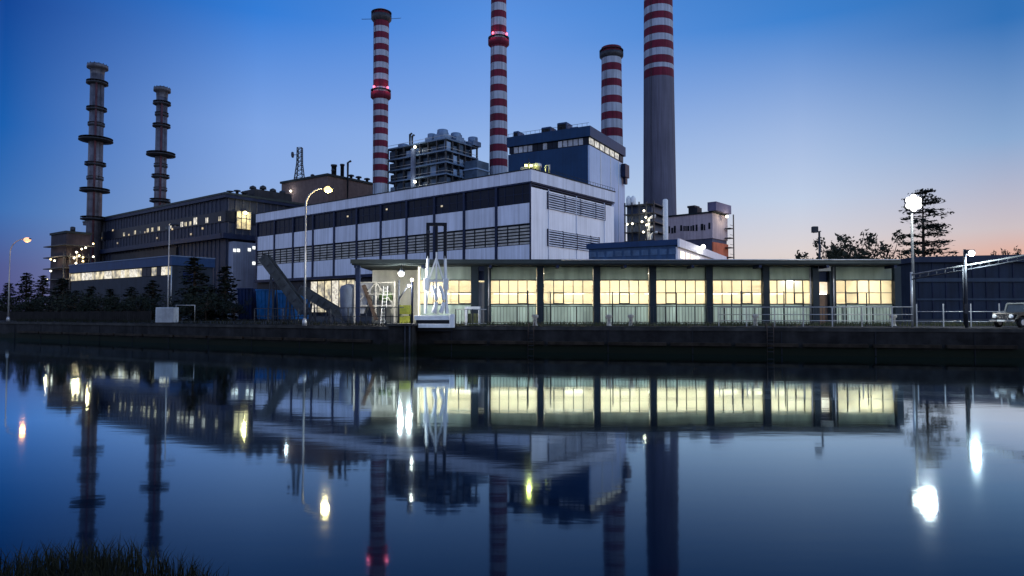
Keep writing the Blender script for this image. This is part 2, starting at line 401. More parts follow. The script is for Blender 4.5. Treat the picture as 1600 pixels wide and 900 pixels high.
# ------------------------------------------------------------------ chimneys
def band_chimney(name, label, px_top, py_top, d, w_top, w_bot, py_bot, reds, red_first_below=None, grey_from=None, collar=None, crown=None, rods=False, big=False, px_bot=None):
    top = at(px_top, py_top, d); bot = at(px_bot or px_top, py_bot, d)
    t = thing(name, label, 'chimney', (bot.x, d, GZ))
    H = top.z - GZ
    k = d / F
    def rad(z):
        zz = (z - (bot.z-GZ)) / (H - (bot.z-GZ)); return (w_bot + (w_top - w_bot)*zz) * k / 2
    zof = lambda py: at(px_top, py, d).z - GZ
    edges = [(0, 0)]
    segs = []
    cuts = sorted([(zof(b), zof(a)) for a, b in reds])
    z = 0; gz = zof(grey_from) if grey_from else None
    for a, b in cuts:
        segs.append((z, a, 1)); segs.append((a, b, 0)); z = b
    segs.append((z, H, 1))
    s = MB()
    for a, b, m in segs:
        if gz and b <= gz + .5: m = 2
        if b - a > .01:
            n = max(1, int((b-a)/20)); prof = [(rad(a+(b-a)*i/n), a+(b-a)*i/n) for i in range(n+1)]
            s.lathe(prof, 32, m, caps=False)
    s.lathe([(rad(H), H), (rad(H)*.82, H+.002), (rad(H)*.82, H-4)], 32, 1, caps=False)
    s.build('shaft', [M_red, M_wband, M_chimgrey], t)
    if collar:
        z0, z1, lz = [zof(p) for p in collar]
        r = rad(z0); c = MB()
        c.lathe([(r+.05,z0-1.0),(r+1.1,z0),(r+1.1,z1),(r+.9,z1),(r+.9,z0+.4),(r+.05,z0+.4)],32,0,caps=False); c.build('service_platform', M_red, t)
        rl = MB()
        for i in range(20):
            a = math.tau*i/20; rl.tube([((r+1.05)*math.cos(a),(r+1.05)*math.sin(a),z1-.3),((r+1.05)*math.cos(a),(r+1.05)*math.sin(a),z1+1.2)],.07,5)
        rl.lathe([(r+1.0,z1+1.15),(r+1.12,z1+1.15),(r+1.12,z1+1.3),(r+1.0,z1+1.3)],24); rl.build('platform_rail', M_dsteel, t)
        for i in range(4):
            a = math.tau*(i+.62)/4
            b = MB(); b.lathe([(.25,lz-.5),(.5,lz-.3),(.5,lz+.4),(.2,lz+.7)],10,0,(r+.75)*math.cos(a),(r+.75)*math.sin(a)); b.build('beacon', E_red, t)
            if abs(math.sin(a)+.7) < .4: lamp_light(t, ((r+2.2)*math.cos(a),(r+2.2)*math.sin(a),lz), 420, (1,.12,.2), .5)
    if crown:
        z0, z1 = [zof(p) for p in crown]; r = rad(H); c = MB()
        c.lathe([(r+.02,z0-1.2),(r+1.0,z0),(r+1.05,z1),(r+.6,z1),(r+.6,z0+.3),(r+.02,z0+.3)],32,0,caps=False); c.build('crown_platform', M_dsteel, t)
        c = MB(); c.lathe([(r+.12,z1),(r+.12,H-.1)],32,0,caps=False); c.build('crown_band', M_red, t)
        rl = MB()
        for i in range(18):
            a = math.tau*i/18; rl.tube([((r+1.0)*math.cos(a),(r+1.0)*math.sin(a),z1-.2),((r+1.0)*math.cos(a),(r+1.0)*math.sin(a),z1+1.4)],.07,5)
        rl.lathe([(r+.95,z1+1.3),(r+1.08,z1+1.3),(r+1.08,z1+1.45),(r+.95,z1+1.45)],24); rl.build('platform_rail', M_dsteel, t)
    if rods:
        z = zof(30); rr = MB(); rr.tube([(-8.8,0,z),(-2,0,z+.1)],.12,5); rr.tube([(2,0,z),(8.8,0,z+.5)],.10,5); rr.build('outrigger_pole', M_dsteel, t)
    # ladder cage up the side
    l = MB(); a = -2.3
    for s_ in (-.35,.35):
        l.tube([((rad(0)+.3)*math.cos(a)+s_,(rad(0)+.3)*math.sin(a),2),((rad(H)+.3)*math.cos(a)+s_,(rad(H)+.3)*math.sin(a),H-2)],.08,4)
    l.build('ladder', M_dsteel, t)
    return t
s4 = 1/3.077
def sc4(l): return [(a*s4, b*s4) for a, b in l]
band_chimney('striped_chimney', 'slender striped chimney with poles at its crown and red beacons halfway up', 600, 18, 300, 24.5, 23, 290,
    sc4([(105,135),(163,193),(220,250),(277,308),(335,362),(390,425),(450,472),(507,537),(563,595),(620,650),(680,710),(740,768),(795,825),(855,885)]), collar=(153,146,140), crown=(31,25), rods=True, px_bot=594)
band_chimney('striped_chimney', 'slender striped chimney with red beacons, its top out of view behind the white hall', 777, -120, 300, 22, 29, 260,
    sc4([(-370,-335),(-290,-255),(-215,-180),(-145,-110),(-75,-40),(-8,25),(62,95),(132,166),(200,235),(275,310),(345,378),(415,448),(485,520),(555,590),(625,660),(700,735),(770,805)]), collar=(70,64,57), px_bot=779)
band_chimney('striped_chimney', 'short stout striped chimney with red rim rising behind the navy boiler hall', 953, 75, 330, 31, 34, 210,
    sc4([(315,350),(390,425),(470,505),(547,583),(625,665),(705,740)]), crown=(89,84), px_bot=956)
band_chimney('giant_chimney', 'widest chimney of all, bare grey below with red and white bands at its top', 1027, -90, 340, 43, 51, 330,
    [(-84,-70),(-62,-49),(-40,-28),(-19,-7),(3,15),(26,37),(48,60),(70,82),(93,105),(112,125)], grey_from=126, px_bot=1031)

def steel_stack(label, px, py_top, pxb, pyb, d, w, rings):
    top = at(px, py_top, d); bot = at(pxb, pyb, d)
    t = thing('steel_stack', label, 'chimney', (bot.x, d, GZ), group='ringed steel stacks')
    H = top.z-GZ; k = d/F; r = w*k/2; lean = (top.x-bot.x)
    zof = lambda p: at(px, p, d).z-GZ
    s = MB(); s.lathe([(r*1.08,0),(r*1.05,H*.5),(r*.98,H-.2)],28); s.build('shaft', M_stackst, t)
    c = MB(); z0 = zof(py_top+7)
    c.lathe([(r*.99,z0-3.2),(r*1.05,z0-.4),(r*1.5,z0-.2),(r*1.5,z0+1.0),(r*1.4,z0+1.6),(r*.75,z0+1.7),(r*.75,z0+.6)],28,0,caps=False); c.build('cap', mat('cap_steel',(.10,.11,.14),.5,.3,.4,metal=.3,streak=.3), t)
    cr = MB()
    for i in range(14):
        a = math.tau*i/14; cr.box(r*1.4*math.cos(a)-.14,r*1.4*math.cos(a)+.14,r*1.4*math.sin(a)-.14,r*1.4*math.sin(a)+.14,z0+1.0,z0+2.0)
    cr.build('cap_rim', M_dsteel, t)
    for py, wr in rings:
        z = zof(py); R_ = wr*k/2; p = MB()
        p.lathe([(r*1.03,z-.9),(R_,z-.25),(R_,z+.25),(r*1.03,z+.25)],28,0,caps=False)
        for i in range(20):
            a = math.tau*i/20; p.tube([(R_*.97*math.cos(a),R_*.97*math.sin(a),z),(R_*.97*math.cos(a),R_*.97*math.sin(a),z+1.2)],.06,4)
        p.lathe([(R_*.95,z+1.12),(R_*.99,z+1.12),(R_*.99,z+1.24),(R_*.95,z+1.24)],24)
        p.build('ring_platform', M_dsteel, t)
    b = MB(); b.lathe([(.5,0),(.5,H*.92)],8,0,r*1.2*math.cos(-1.1),r*1.2*math.sin(-1.1)); b.build('riser_pipe', mat('rusty_pipe',(.07,.03,.04),.7,.4,.2), t)
    l = MB(); a = -.5
    for s_ in (-.3,.3): l.tube([(r*1.14*math.cos(a)+s_,r*1.14*math.sin(a),1),(r*1.1*math.cos(a)+s_,r*1.1*math.sin(a),H-1)],.08,4)
    l.build('ladder', M_dsteel, t)
steel_stack('taller ringed grey steel stack, leftmost of the two behind the grey hall', 151, 100, 147, 345, 345, 20, [(131,31),(172,29),(196,24),(220,48),(258,30),(280,24),(299,42),(343,38)])
steel_stack('shorter ringed grey steel stack rising from the middle of the grey hall roof', 255, 136, 250, 318, 345, 16.5, [(163,26),(180,20),(198,26),(243,42),(260,20),(277,26),(297,20),(315,30)])

# ------------------------------------------------------------------ main white hall
f, H, L, D = corner_frame(830, 265, 180, 402, 335, 960)
hall = thing('turbine_hall', 'big white hall with louvred bands and blue fins behind the workshop', 'building', f.O, f.ang)
zb, z1, z2, z3, z4 = 13.8, 19.4, 25.0, 30.5, 35.7
mb = MB(); mb.box(-L+.4,-.6,.8,D-.4,0,H-1.0); mb.build('core', M_void, hall)
mb = MB(); mb.box(-.55,0,0,D,0,H-4.6); mb.build('end_wall', M_white2, hall)
mb = MB(); mb.box(-L-.2,.35,-.45,D+.2,z4+.35,H); mb.build('fascia', M_white, hall)
mb = MB(); mb.box(-L-.1,.2,-.3,D+.1,z4-.05,z4+.347); mb.build('navy_band', M_navy, hall)  # navy band set back under the fascia
mb = MB(); mb.box(-L-.3,.45,-.55,D+.3,H+.003,H+.3); mb.build('roof_edge', M_roofdk, hall)
mb = MB(); mb.box(-L,-.6,-.9,.6,zb-1.0,zb-.02); mb.build('soffit_beam', M_navy, hall)
NB = 11; bw = L/NB
for i in range(NB):
    x0, x1 = -L+i*bw, -L+(i+1)*bw
    for (a, b) in ((zb, z1), (z2, z3)):
        mb = MB(); mb.box(x0+.4,x1-.4,0,.3,a+.05,b-.05); mb.build('wall_panel', M_white, hall)
    mb = MB(); mb.box(x0+.4,x1-.4,.3,.5,z1+.05,z2-.05,1)
    n = 6
    for k in range(n):
        z = z1+.15+(z2-z1-.3)*k/n; mb.box(x0+.45,x1-.45,-.02+.15,.29,z,z+.52)
    for q in (.33,.66): mb.box(x0+bw*q-.12,x0+bw*q+.12,-.05,.1,z1+.1,z2-.1,1)
    mb.build('louvre', [M_louvre, M_void], hall)
    w = MB(); w.box(x0+.4,x1-.4,.15,.45,z3+.05,z4-.1)
    wo = w.build('window', M_darkglass, hall)
    w = MB()
    for q in (.25,.5,.75): w.box(x0+bw*q-.08,x0+bw*q+.08,.05,.148,z3+.1,z4-.15)
    w.box(x0+.45,x1-.45,.06,.147,(z3+z4)/2-.07,(z3+z4)/2+.07)
    w.build('glazing_bar', M_navy, wo)
for i in range(NB+1):
    x = -L+i*bw; mb = MB(); mb.box(x-.38,x+.38 if i<NB else x-.02,-.3,.42,zb-.02,z4-.06); mb.build('fin', M_navy, hall)
for (px0,py0,px1,py1,tall,n) in ((855,300,944,327,26,7),(855,358,935,380,26,7)):
    t0, zt = f.fy(px0,py0); t1, _ = f.fy(px1,py1); _, zb_ = f.fy(px0,py0+tall)
    mb = MB(); mb.box(.003,.05,t0,t1,zb_,zt,1)
    for k in range(n+1):
        z = zb_+(zt-zb_)*k/n
        if k<n: mb.box(.05,.35,t0+.1,t1-.1,z+.1,z+(zt-zb_)/n*.62,0)
    for q in (0,.27,.54,.82,1): mb.box(.05,.42,t0+(t1-t0)*q-.12,t0+(t1-t0)*q+.12,zb_-.1,zt+.1,2)
    mb.build('end_louvre', [M_white, M_void, M_navy], hall)
mb = MB(); mb.box(.002,.06,.3,D-.2,z4-.6,z4-.32); mb.build('navy_line', M_navy, hall)  # thin navy strip along the top of the end wall
for px,py in ((543,338),(690,322),(604,327)):
    x,z=f.fx(px,py); mb=MB(); mb.bevbox(x-.4,x+.4,.0,.14,z-.25,z+.25,.05); mb.build('inner_lamp', lit('inner_lamp_glass',(1,.8,.45),.5,.3), hall)
for q in (.18,.5,.86):
    mb=MB(); mb.tube([(.12,D*q,0),(.12,D*q,z4-.7)],.14,8); mb.build('downpipe', M_white, hall)
# roof rail on the end parapet
mb = MB(); 
for k in range(24):
    y = D*.25+D*.75*k/23; mb.tube([(.2,y,H+.25),(.2,y,H+1.2)],.05,4)
mb.tube([(.2,D*.25,H+1.2),(.2,D,H+1.2)],.06,4); mb.build('roof_rail', M_dsteel, hall)
# ground floor, partly lit
a, _ = f.fx(484,460); b, _ = f.fx(552,460)
mb = MB(); mb.box(-L+.1,a-.2,.3,.79,0,zb-1.1); mb.box(b+.2,-1,.3,.79,0,zb-1.1); mb.build('ground_floor_wall', M_greydark, hall)
n = 6
for k in range(n):
    x0 = a+(b-a)*k/n; x1 = a+(b-a)*(k+1)/n
    w = MB(); w.box(x0+.15,x1-.15,.35,.6,1.5,zb-1.6); wo = w.build('lit_bay', E_win if k%3 else E_winw, hall)
    w = MB(); w.box(x0-.15,x0+.15,.2,.62,0,zb-1.2); w.build('bay_post', M_navy, wo)

# floodlight on the hall corner
P = at(826, 257, 185)
t = thing('roof_floodlight', 'yellow-green glowing floodlight on a short mast at the peak of the white hall roof', 'floodlight', (P.x, P.y, f.O.z+H+.3))
mb = MB(); mb.tube([(0,0,0),(0,0,3.8)],.12,6); mb.bar((-.9,0,2.3),(.9,0,2.3),.12); mb.build('mast', M_dsteel, t)
for s_ in (-.7,.7):
    mb = MB(); mb.bevbox(s_-.45,s_+.45,-.15,.25,1.5,2.2,.08); mb.build('lamp_head', M_dsteel, t)
    mb = MB(); mb.box(s_-.40,s_+.40,-.24,-.152,1.52,2.16); mb.build('lamp_glass', E_yg, t)
lamp_light(t, (0,.5,2.9), 2600, (.95,.95,.2), .35)
lamp_light(t, (0,-.8,1.8), 500, (.95,.95,.2), .3)

P = at(826, 262, 188)
t = thing('roof_plant', 'small lit cooling unit with ducts beside the yellow-green lamp on the white hall roof', 'roof unit', (P.x, P.y, f.O.z+H+.3), f.ang)
mb=MB(); mb.bevbox(-4.5,-1.2,2.0,5.0,0,3.0,.15); mb.build('unit_box', M_steel, t)
mb=MB(); mb.lathe([(1.0,0),(1.0,2.2),(1.25,2.4),(1.25,3.4),(.8,3.6)],14,0,.6,3.2); mb.build('fan_stack', M_steel, t)
mb=MB(); mb.tube([(-1.2,3.2,1.6),(-.4,3.2,1.8),(.2,3.2,2.4)],.35,8); mb.tube([(1.6,3.4,.4),(3.4,3.4,.4),(3.4,3.4,2.6),(4.6,3.4,2.6),(4.6,3.4,0)],.3,8); mb.build('duct', M_steel, t)
mb=MB()
for k in range(6): mb.box(-4.2,-1.5,1.93,1.998,.4+k*.42,.6+k*.42)
mb.build('grille', M_dsteel, t)
# ------------------------------------------------------------------ navy boiler hall
f, H, L, D = corner_frame(919, 197, 235, 794, 215, 975)
bh = thing('boiler_hall', 'tall navy blue block with pale right flank and strip of windows under its parapet', 'building', f.O, f.ang)
pp = f.fx(919, 213)[1]; wb = f.fx(919, 226)[1]
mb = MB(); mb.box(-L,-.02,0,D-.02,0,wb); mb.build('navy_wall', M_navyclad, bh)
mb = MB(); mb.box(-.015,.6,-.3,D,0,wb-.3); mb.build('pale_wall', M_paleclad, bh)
mb = MB(); 
for q in (.28,.56,.8): mb.box(.602,.75,D*q-.18,D*q+.18,0,wb-.4)
mb.build('downpipe', M_wsteel, bh)
mb = MB(); mb.box(-L+.6,.1,.6,D-.6,wb,pp); mb.build('window_band', M_darkglass, bh)
def band_windows(n, axis, seed):
    rnd = random.Random(seed)
    for k in range(n):
        w = MB()
        if axis == 'x':
            x0 = -L+L*(k+.1)/n; x1 = -L+L*(k+.9)/n; w.box(x0,x1,.45,.598,wb+.4,pp-.3)
        else:
            y0 = D*(k+.1)/n; y1 = D*(k+.85)/n; w.box(.102,.3,y0,y1,wb+.5,pp-.3)
        q = rnd.random()
        wo = w.build('window', (lit('dim_strip_window',(1,.95,.8),.45,.6) if axis=='y' and q>.45 else mat('pale_window',(.33,.36,.42),.25,.3,.6) if q>.35 else M_darkglass), bh)
band_windows(16,'x',3); band_windows(7,'y',5)
mb = MB(); mb.box(-L-.4,.9,-.4,D+.4,pp,H); mb.build('parapet', M_navyclad, bh)
for (x0,x1,h,y) in ((-L*.97,-L*.9,2.6,2),(-L*.62,-L*.5,2.8,3),(-L*.42,-L*.3,3.6,3),(-L*.28,-L*.18,1.6,4)):
    mb = MB(); mb.bevbox(x0,x1,y,y+5,H,H+h,.2); mb.box(x0+.3,x1-.3,y-.1,y,H+.6,H+h-.6,1); mb.build('roof_unit', [M_bluefas,M_void], bh)
mb = MB(); mb.box(.92,2.6,D*.86,D*.99,wb-6,wb-1.0); mb.box(1.2,2.2,D*.9,D*.96,wb-8.5,wb-6,0); mb.build('wall_cabin', M_navy, bh)
mb = MB(); mb.box(-1.5,.3,.5,2.2,0,38); mb.build('corner_pilaster', M_wsteel, bh)
for i in range(9):
    x=-L+1+(L-2)*i/8
mb = MB()
for i in range(18): x=-L+.3+(L-.6)*i/17; mb.tube([(x,-.3,H),(x,-.3,H+1.1)],.06,4)
mb.tube([(-L,-.3,H+1.1),(.4,-.3,H+1.1)],.06,4); mb.build('roof_rail', M_dsteel, bh)

# ------------------------------------------------------------------ open steel boiler house
f, H, L, D = corner_frame(697, 216, 285, 606, 234, 745)
st = thing('boiler_tower', 'dark open steel boiler tower of stacked floors and tanks between two striped chimneys', 'building', f.O, f.ang)
rnd = random.Random(11)
core = MB(); core.box(-L+1.6,-1.6,2.2,D-1.6,0,H-1.5); core.build('core', mat('tower_core',(.012,.022,.04),.7,.3,.3), st)
M_pan = [mat('tower_panel_a',(.06,.10,.16),.5,.25,.3,rnd=.4), mat('tower_panel_b',(.22,.33,.50),.5,.2,.3,rnd=.4), mat('tower_panel_c',(.03,.05,.08),.6,.2,.3)]
base = 20; nf = 11; fh = (H-base)/nf
for k in range(nf+1):
    z = base+fh*k; mb = MB(); mb.box(-L-.4,.4,-.4,D+.4,z-.3,z+.3); mb.build('floor_slab', mat('tower_slab',(.10,.155,.24),.6,.2,.3), st)
cl = MB()
for i in range(8):
    x = -L+.1+(L-.4)*i/7; cl.box(x-.3,x+.3,-.2,.4,0,H)
for j in range(1,6):
    y = D*j/5; cl.box(-.4,.2,y-.3,y+.3,0,H)
cl.build('column', M_dsteel, st)
rl = MB()
for k in range(nf+1):
    z=base+fh*k+1.4; rl.bar((-L-.3,-.35,z),(.35,-.35,z),.12); rl.bar((.35,-.35,z),(.35,D+.3,z),.12)
rl.build('gallery_rail', M_steel, st)
for k in range(nf):
    z = base+fh*k
    for i in range(7):
        if rnd.random()<.93:
            x=-L+.4+(L-.8)*i/7; mb=MB(); y=rnd.choice([.6,1.2,2]); mb.box(x+.2,x+(L-.8)/7-.3,y,y+.6,z+.35,z+fh*rnd.uniform(.5,.92)); mb.build('floor_panel', rnd.choice(M_pan), st)
    for j in range(5):
        if rnd.random()<.75:
            y=D*j/5; mb=MB(); mb.box(-1.4,-.6,y+.5,y+D/5-.5,z+.35,z+fh*rnd.uniform(.55,.95)); mb.build('floor_panel', rnd.choice([M_pan[1],M_pan[1],M_pan[0]]), st)
for (qx,qy,r,h) in ((-.12,.12,2.3,4.6),(-.24,.35,2.6,5.2),(-.06,.42,2.2,4.2),(-.36,.2,1.1,3.4),(-.9,.3,2.4,3.0),(-.03,.92,2.2,4.4),(-.15,.62,2.4,4.8),(-.30,.12,1.8,3.8)):
    mb=MB(); mb.lathe([(r,H+.3),(r,H+h-.1),(r*.96,H+h),(r*.9,H+h+.1)],18,0,L*qx,D*qy); mb.bevbox(L*qx-r*1.2,L*qx+r*1.2,D*qy-r*1.2,D*qy+r*1.2,H+.3,H+h*.55,.15); mb.build('tank', mat('tank_paint',(.12,.19,.30),.45,.2,.4,metal=.3), st)
for (qx,h) in ((-.66,5.5),(-.62,4.6)):
    mb=MB(); mb.tube([(L*qx,2,H),(L*qx,2,H+h),(L*qx+1.1,2,H+h+.3)],.5,8); mb.build('vent_pipe', M_dsteel, st)
mb=MB(); mb.box(-L*.55,-L*.49,-1.4,-.5,base,H-2)
mb.build('stair_shaft', mat('tower_shaft',(.10,.13,.2),.6,.2,.3), st)
mb = MB(); mb.box(.5,7.5,D*.55,D*.95,0,H-8)
for k in range(6): mb.box(.3,7.8,D*.53,D*.97,H-12-5*k,H-11.4-5*k,1)
mb.build('side_annex', [M_pan[0],M_pan[1]], st)
for py in (231, 285):
    x,z = f.fx(653,py); mb=MB(); mb.ball((x,-1.8,z),.62); mb.bar((x,-1.8,z+.6),(x,-.4,z+1),.12,m=1); mb.build('gallery_lamp',[E_spot,M_dsteel],st)
    lamp_light(st,(x,-3.0,z),700,(1,.95,.8),.4)

# ------------------------------------------------------------------ brown building with lattice mast
f, H, L, D = corner_frame(512, 271, 318, 440, 284, 601)
bb = thing('brown_hall', 'flat roofed brown hall with roof vents behind the left end of the white hall', 'building', f.O, f.ang)
mb=MB(); mb.box(-L,0,0,D,0,H-1); mb.build('wall', M_brown, bb)
mb=MB(); mb.box(-L-.6,.6,-.6,D+.6,H-1,H); mb.build('roof_edge', M_roofdk, bb)
for (qx,qy,r,h) in ((-.45,.1,.7,2.2),(-.2,.2,.9,1.6),(-.02,.10,.6,3.0)):
    mb=MB(); mb.lathe([(r*.6,H),(r*.6,H+h*.6),(r*1.5,H+h*.62),(r*1.3,H+h*.85),(r*.3,H+h)],12,0,L*qx,D*qy); mb.build('roof_vent', M_dsteel, bb)
for q in (.42,.55,.7,.86):
    mb=MB(); mb.lathe([(.7,H),(.7,H+1.4),(1.6,H+1.42),(1.4,H+2.0),(.3,H+2.3)],12,0,-1.5,D*q); mb.build('roof_vent', M_dsteel, bb)
for (px,py0,r) in ((527,259,1.2),(540,258,.9)):
    t0,_=f.fy(px,290); _,zz=f.fy(px,py0); mb=MB(); mb.lathe([(r,H),(r,zz),(r*1.25,zz),(r*1.25,zz+.8)],12,0,-2.5,t0); mb.build('flue', M_dsteel, bb)
t0,_=f.fy(541,290); mb=MB(); mb.tube([(1.0,t0,6),(1.0,t0,H+7),(1.4,t0+1.5,H+8)],.55,8); mb.build('wall_pipe', M_dsteel, bb)
x,z=f.fx(457,299); mb=MB(); mb.ball((x,-1.0,z),.55); mb.bar((x,-1,z+.4),(x,-.02,z+.8),.12,m=1); mb.build('wall_lamp',[E_spot,M_dsteel],bb); lamp_light(bb,(x,-2,z),500,(.95,.97,1),.4)
P0 = at(468,275,341)
t = thing('lattice_mast', 'dark lattice aerial mast with a dish on the brown hall roof', 'mast', (P0.x,P0.y,f.O.z+H))
top = at(468,231,341).z - (f.O.z+H); mb=MB(); w0,w1=2.2,1.15
for sx,sy in ((-1,-1),(1,-1),(1,1),(-1,1)):
    mb.bar((sx*w0,sy*w0,0),(sx*w1,sy*w1,top*.55),.38); mb.bar((sx*w1,sy*w1,top*.55),(sx*w1*.9,sy*w1*.9,top),.38)
for k in range(9):
    q=k/8; w=w0+(w1-w0)*min(1,q/.55); z=top*q; q2=(k+1)/8; wn=w0+(w1-w0)*min(1,q2/.55)
    for (a,b) in (((-1,-1),(1,-1)),((1,-1),(1,1)),((1,1),(-1,1)),((-1,1),(-1,-1))):
        mb.bar((a[0]*w,a[1]*w,z),(b[0]*w,b[1]*w,z),.22)
        if k<8: mb.bar((a[0]*w,a[1]*w,z),(b[0]*wn,b[1]*wn,top*q2),.18)
mb.build('lattice', M_dsteel, t)
mb=MB(); mb.tube([(-w1,0,top*.8),(-3.6,0,top*.8)],.15,6); mb.lathe([(1.1,-.35),(1.3,0),(1.1,.35)],14); 
mb.build('dish_arm', M_dsteel, t)
mb=MB(); mb.rings([[(-3.6+.3*sx,1.5*math.cos(a),top*.8+1.5*math.sin(a)) for a in [math.tau*i/16 for i in range(16)]] for sx in (-1,1)]); mb.build('dish', M_navy, t)

# ------------------------------------------------------------------ left grey hall
f, H, L, D = corner_frame(354, 301, 275, 135, 346, 482)
lh = thing('grey_hall', 'long grey ribbed hall with small lit windows in front of the steel stacks', 'building', f.O, f.ang)
def zx(py, px=354): return f.fx(px, py)[1]
e0=zx(309); w1_=zx(329); w0_=zx(346); o1=zx(365); o0=zx(373)
mb=MB(); mb.box(-L,0,0,D,0,e0); mb.build('wall', M_greyclad, lh)
mb=MB(); mb.box(-L-1.2,1.2,-1.2,D+1,e0,H-.8); mb.build('eave', M_navy, lh)
mb=MB(); mb.box(-L-1.4,1.4,-1.4,D+1.2,H-.797,H); mb.build('roof_edge', M_roofgreen, lh)
mb=MB()
for i in range(int(L/3.2)): x=-L+1+i*3.2; mb.box(x-.22,x+.22,-.3,0,0,e0)
for j in range(int(D/3.2)): y=.8+j*3.2; mb.box(0,.3,y-.22,y+.22,0,e0)
mb.build('rib', mat('rib_paint',(.042,.050,.078),.6,.2,.3), lh)
mb=MB(); mb.box(-L+.5,.45,-.45,-.31,w0_,w1_); mb.box(.31,.45,-.45,D*.9,w0_,w1_); mb.build('glazing_band', M_darkglass, lh)
rnd=random.Random(4)
wins=[(196,1),(213,1),(221,0),(233,1),(240,1),(250,1),(262,0),(268,2),(286,2),(292,1),(299,1),(307,3),(325,2),(345,1)]
for px,kk in wins:
    x,_=f.fx(px,345); mb=MB(); ww=[1.1,1.3,1.6,2.2][kk]*.62; hh=[.35,.5,.6,.85][kk]
    mb.box(x-ww,x+ww,-.55,-.452,w0_+.6,w0_+.6+(w1_-w0_)*hh*.8); wo=mb.build('lit_window', [M_fibre,E_win,E_winw,E_winw][kk], lh)
    mb=MB(); mb.box(x-.1,x+.1,-.62,-.552,w0_+.5,w0_+.7+(w1_-w0_)*hh*.8); mb.build('mullion', M_navy, wo)
for px,py in ((160,372),(178,360),(203,367),(228,363),(247,372),(271,358),(300,366),(318,357),(338,372),(185,380)):
    x,z=f.fx(px,py); mb=MB(); mb.bevbox(x-.55,x+.55,-.62,-.31,z-.4,z+.4,.08); mb.build('gallery_light', lit('gallery_light_glass',(1,.74,.36),.42,.7,.2), lh)
mb=MB(); mb.box(-L-.6,1.6,-2.6,-.302,o0,o1); mb.box(.302,2.6,-2.6,D*.8,o0,o1); mb.build('walkway', M_navy, lh)
mb=MB(); mb.box(-L*.75,-L*.28,-1.0,-.31,zx(392),zx(377)); mb.build('dark_band', M_greydark, lh)
y0,_=f.fy(368,340); y1,_=f.fy(391,340); _,za=f.fy(380,331); _,zb2=f.fy(380,358)
mb=MB(); mb.box(.46,.7,y0,y1,zb2,za); wo=mb.build('lit_bay_window', lit('amber_window_glass',(1,.76,.28),.45,.9,.45), lh)
mb=MB()
for q in (0,.33,.66,1): mb.box(.7,.85,y0+(y1-y0)*q-.15,y0+(y1-y0)*q+.15,zb2-.2,za+.2)
mb.box(.7,.86,y0,y1,(za*.6+zb2*.4)-.12,(za*.6+zb2*.4)+.12); mb.build('mullion', M_navy, wo)
mb=MB(); mb.ball((1.6,(y0+y1)/2,za-.6),.8); mb.bar((1.6,(y0+y1)/2,za),(.5,(y0+y1)/2,za+.3),.15,m=1); mb.build('wall_lamp',[lit('amber_glass',(1,.85,.35),4,.1),M_dsteel],lh)
lamp_light(lh,(3,(y0+y1)/2,za-1),1800,(1,.8,.35),.4)
# pale lower annex face with small lights
y0,_=f.fy(356,400); y1,_=f.fy(398,400); zt=f.fy(356,378)[1]
mb=MB(); mb.box(.31,4,y0,y1,0,zt); mb.build('pale_annex', mat('annex_paint',(.22,.25,.33),.6,.1,.3,streak=.3), lh)
for px,py in ((358,392),(364,392),(381,391),(388,388),(388,412)):
    yy,zz=f.fy(px,py); mb=MB(); mb.box(4.002,4.3,yy-.55,yy+.55,zz-.6,zz+.6); mb.build('annex_window', lit('annex_window_glass',(.95,.97,.9),1.6,.4), lh)
# vents and low penthouse on its roof
mb=MB(); mb.box(-9,1.0,D*.30,D*.75,H,H+3.2); mb.build('penthouse', M_greydark, lh)
for q,hh in ((.08,1.6),(.16,2.4),(.24,2.0),(.34,5.2),(.46,6.0),(.58,5.4),(.7,5.2)):
    mb=MB(); mb.lathe([(.6,H),(.6,H+hh*.7),(1.5,H+hh*.72),(1.3,H+hh*.9),(.3,H+hh)],10,0,-3,D*q); mb.build('roof_vent', M_dsteel, lh)

# ------------------------------------------------------------------ low blue building, far-left plant
f, H, L, D = corner_frame(270, 399, 190, 112, 414, 332)
bl = thing('blue_shed', 'low blue roofed shed with one long strip of lit windows, left of the white hall', 'building', f.O, f.ang)
zt=f.fx(270,416)[1]; zb_=f.fx(270,429)[1]
mb=MB(); mb.box(-L,0,0,D,0,zt+.3); mb.build('wall', mat('shed_wall',(.022,.03,.045),.6,.2,.4,streak=.3), bl)
mb=MB(); mb.box(-L-.5,.4,-.5,D+.4,zt+.3,H-.25); mb.build('fascia', M_bluefas, bl)
mb=MB(); mb.box(-L-.7,.5,-.7,D+.5,H-.247,H); mb.build('roof_edge', mat('shed_roof',(.13,.18,.27),.5,.1,.4), bl)
n=24; rnd=random.Random(8)
for k in range(n):
    x0=-L+(L-.5)*k/n; 
    if k in (18,19,21): m=M_darkglass
    else: m=E_winw if rnd.random()>.35 else E_win
    mb=MB(); mb.box(x0+.1,x0+L/n*rnd.uniform(.7,.95),-.2,-.002,zb_,zt); mb.build('lit_window', m, bl)
mb=MB(); mb.box(.003,.12,3,D*.5,zb_-2,zt-1); mb.build('side_door', M_bluedk, bl)
mb=MB(); mb.tube([(.4,-.5,0),(.4,-.5,zt)],.15,6); mb.build('downpipe', M_steel, bl)

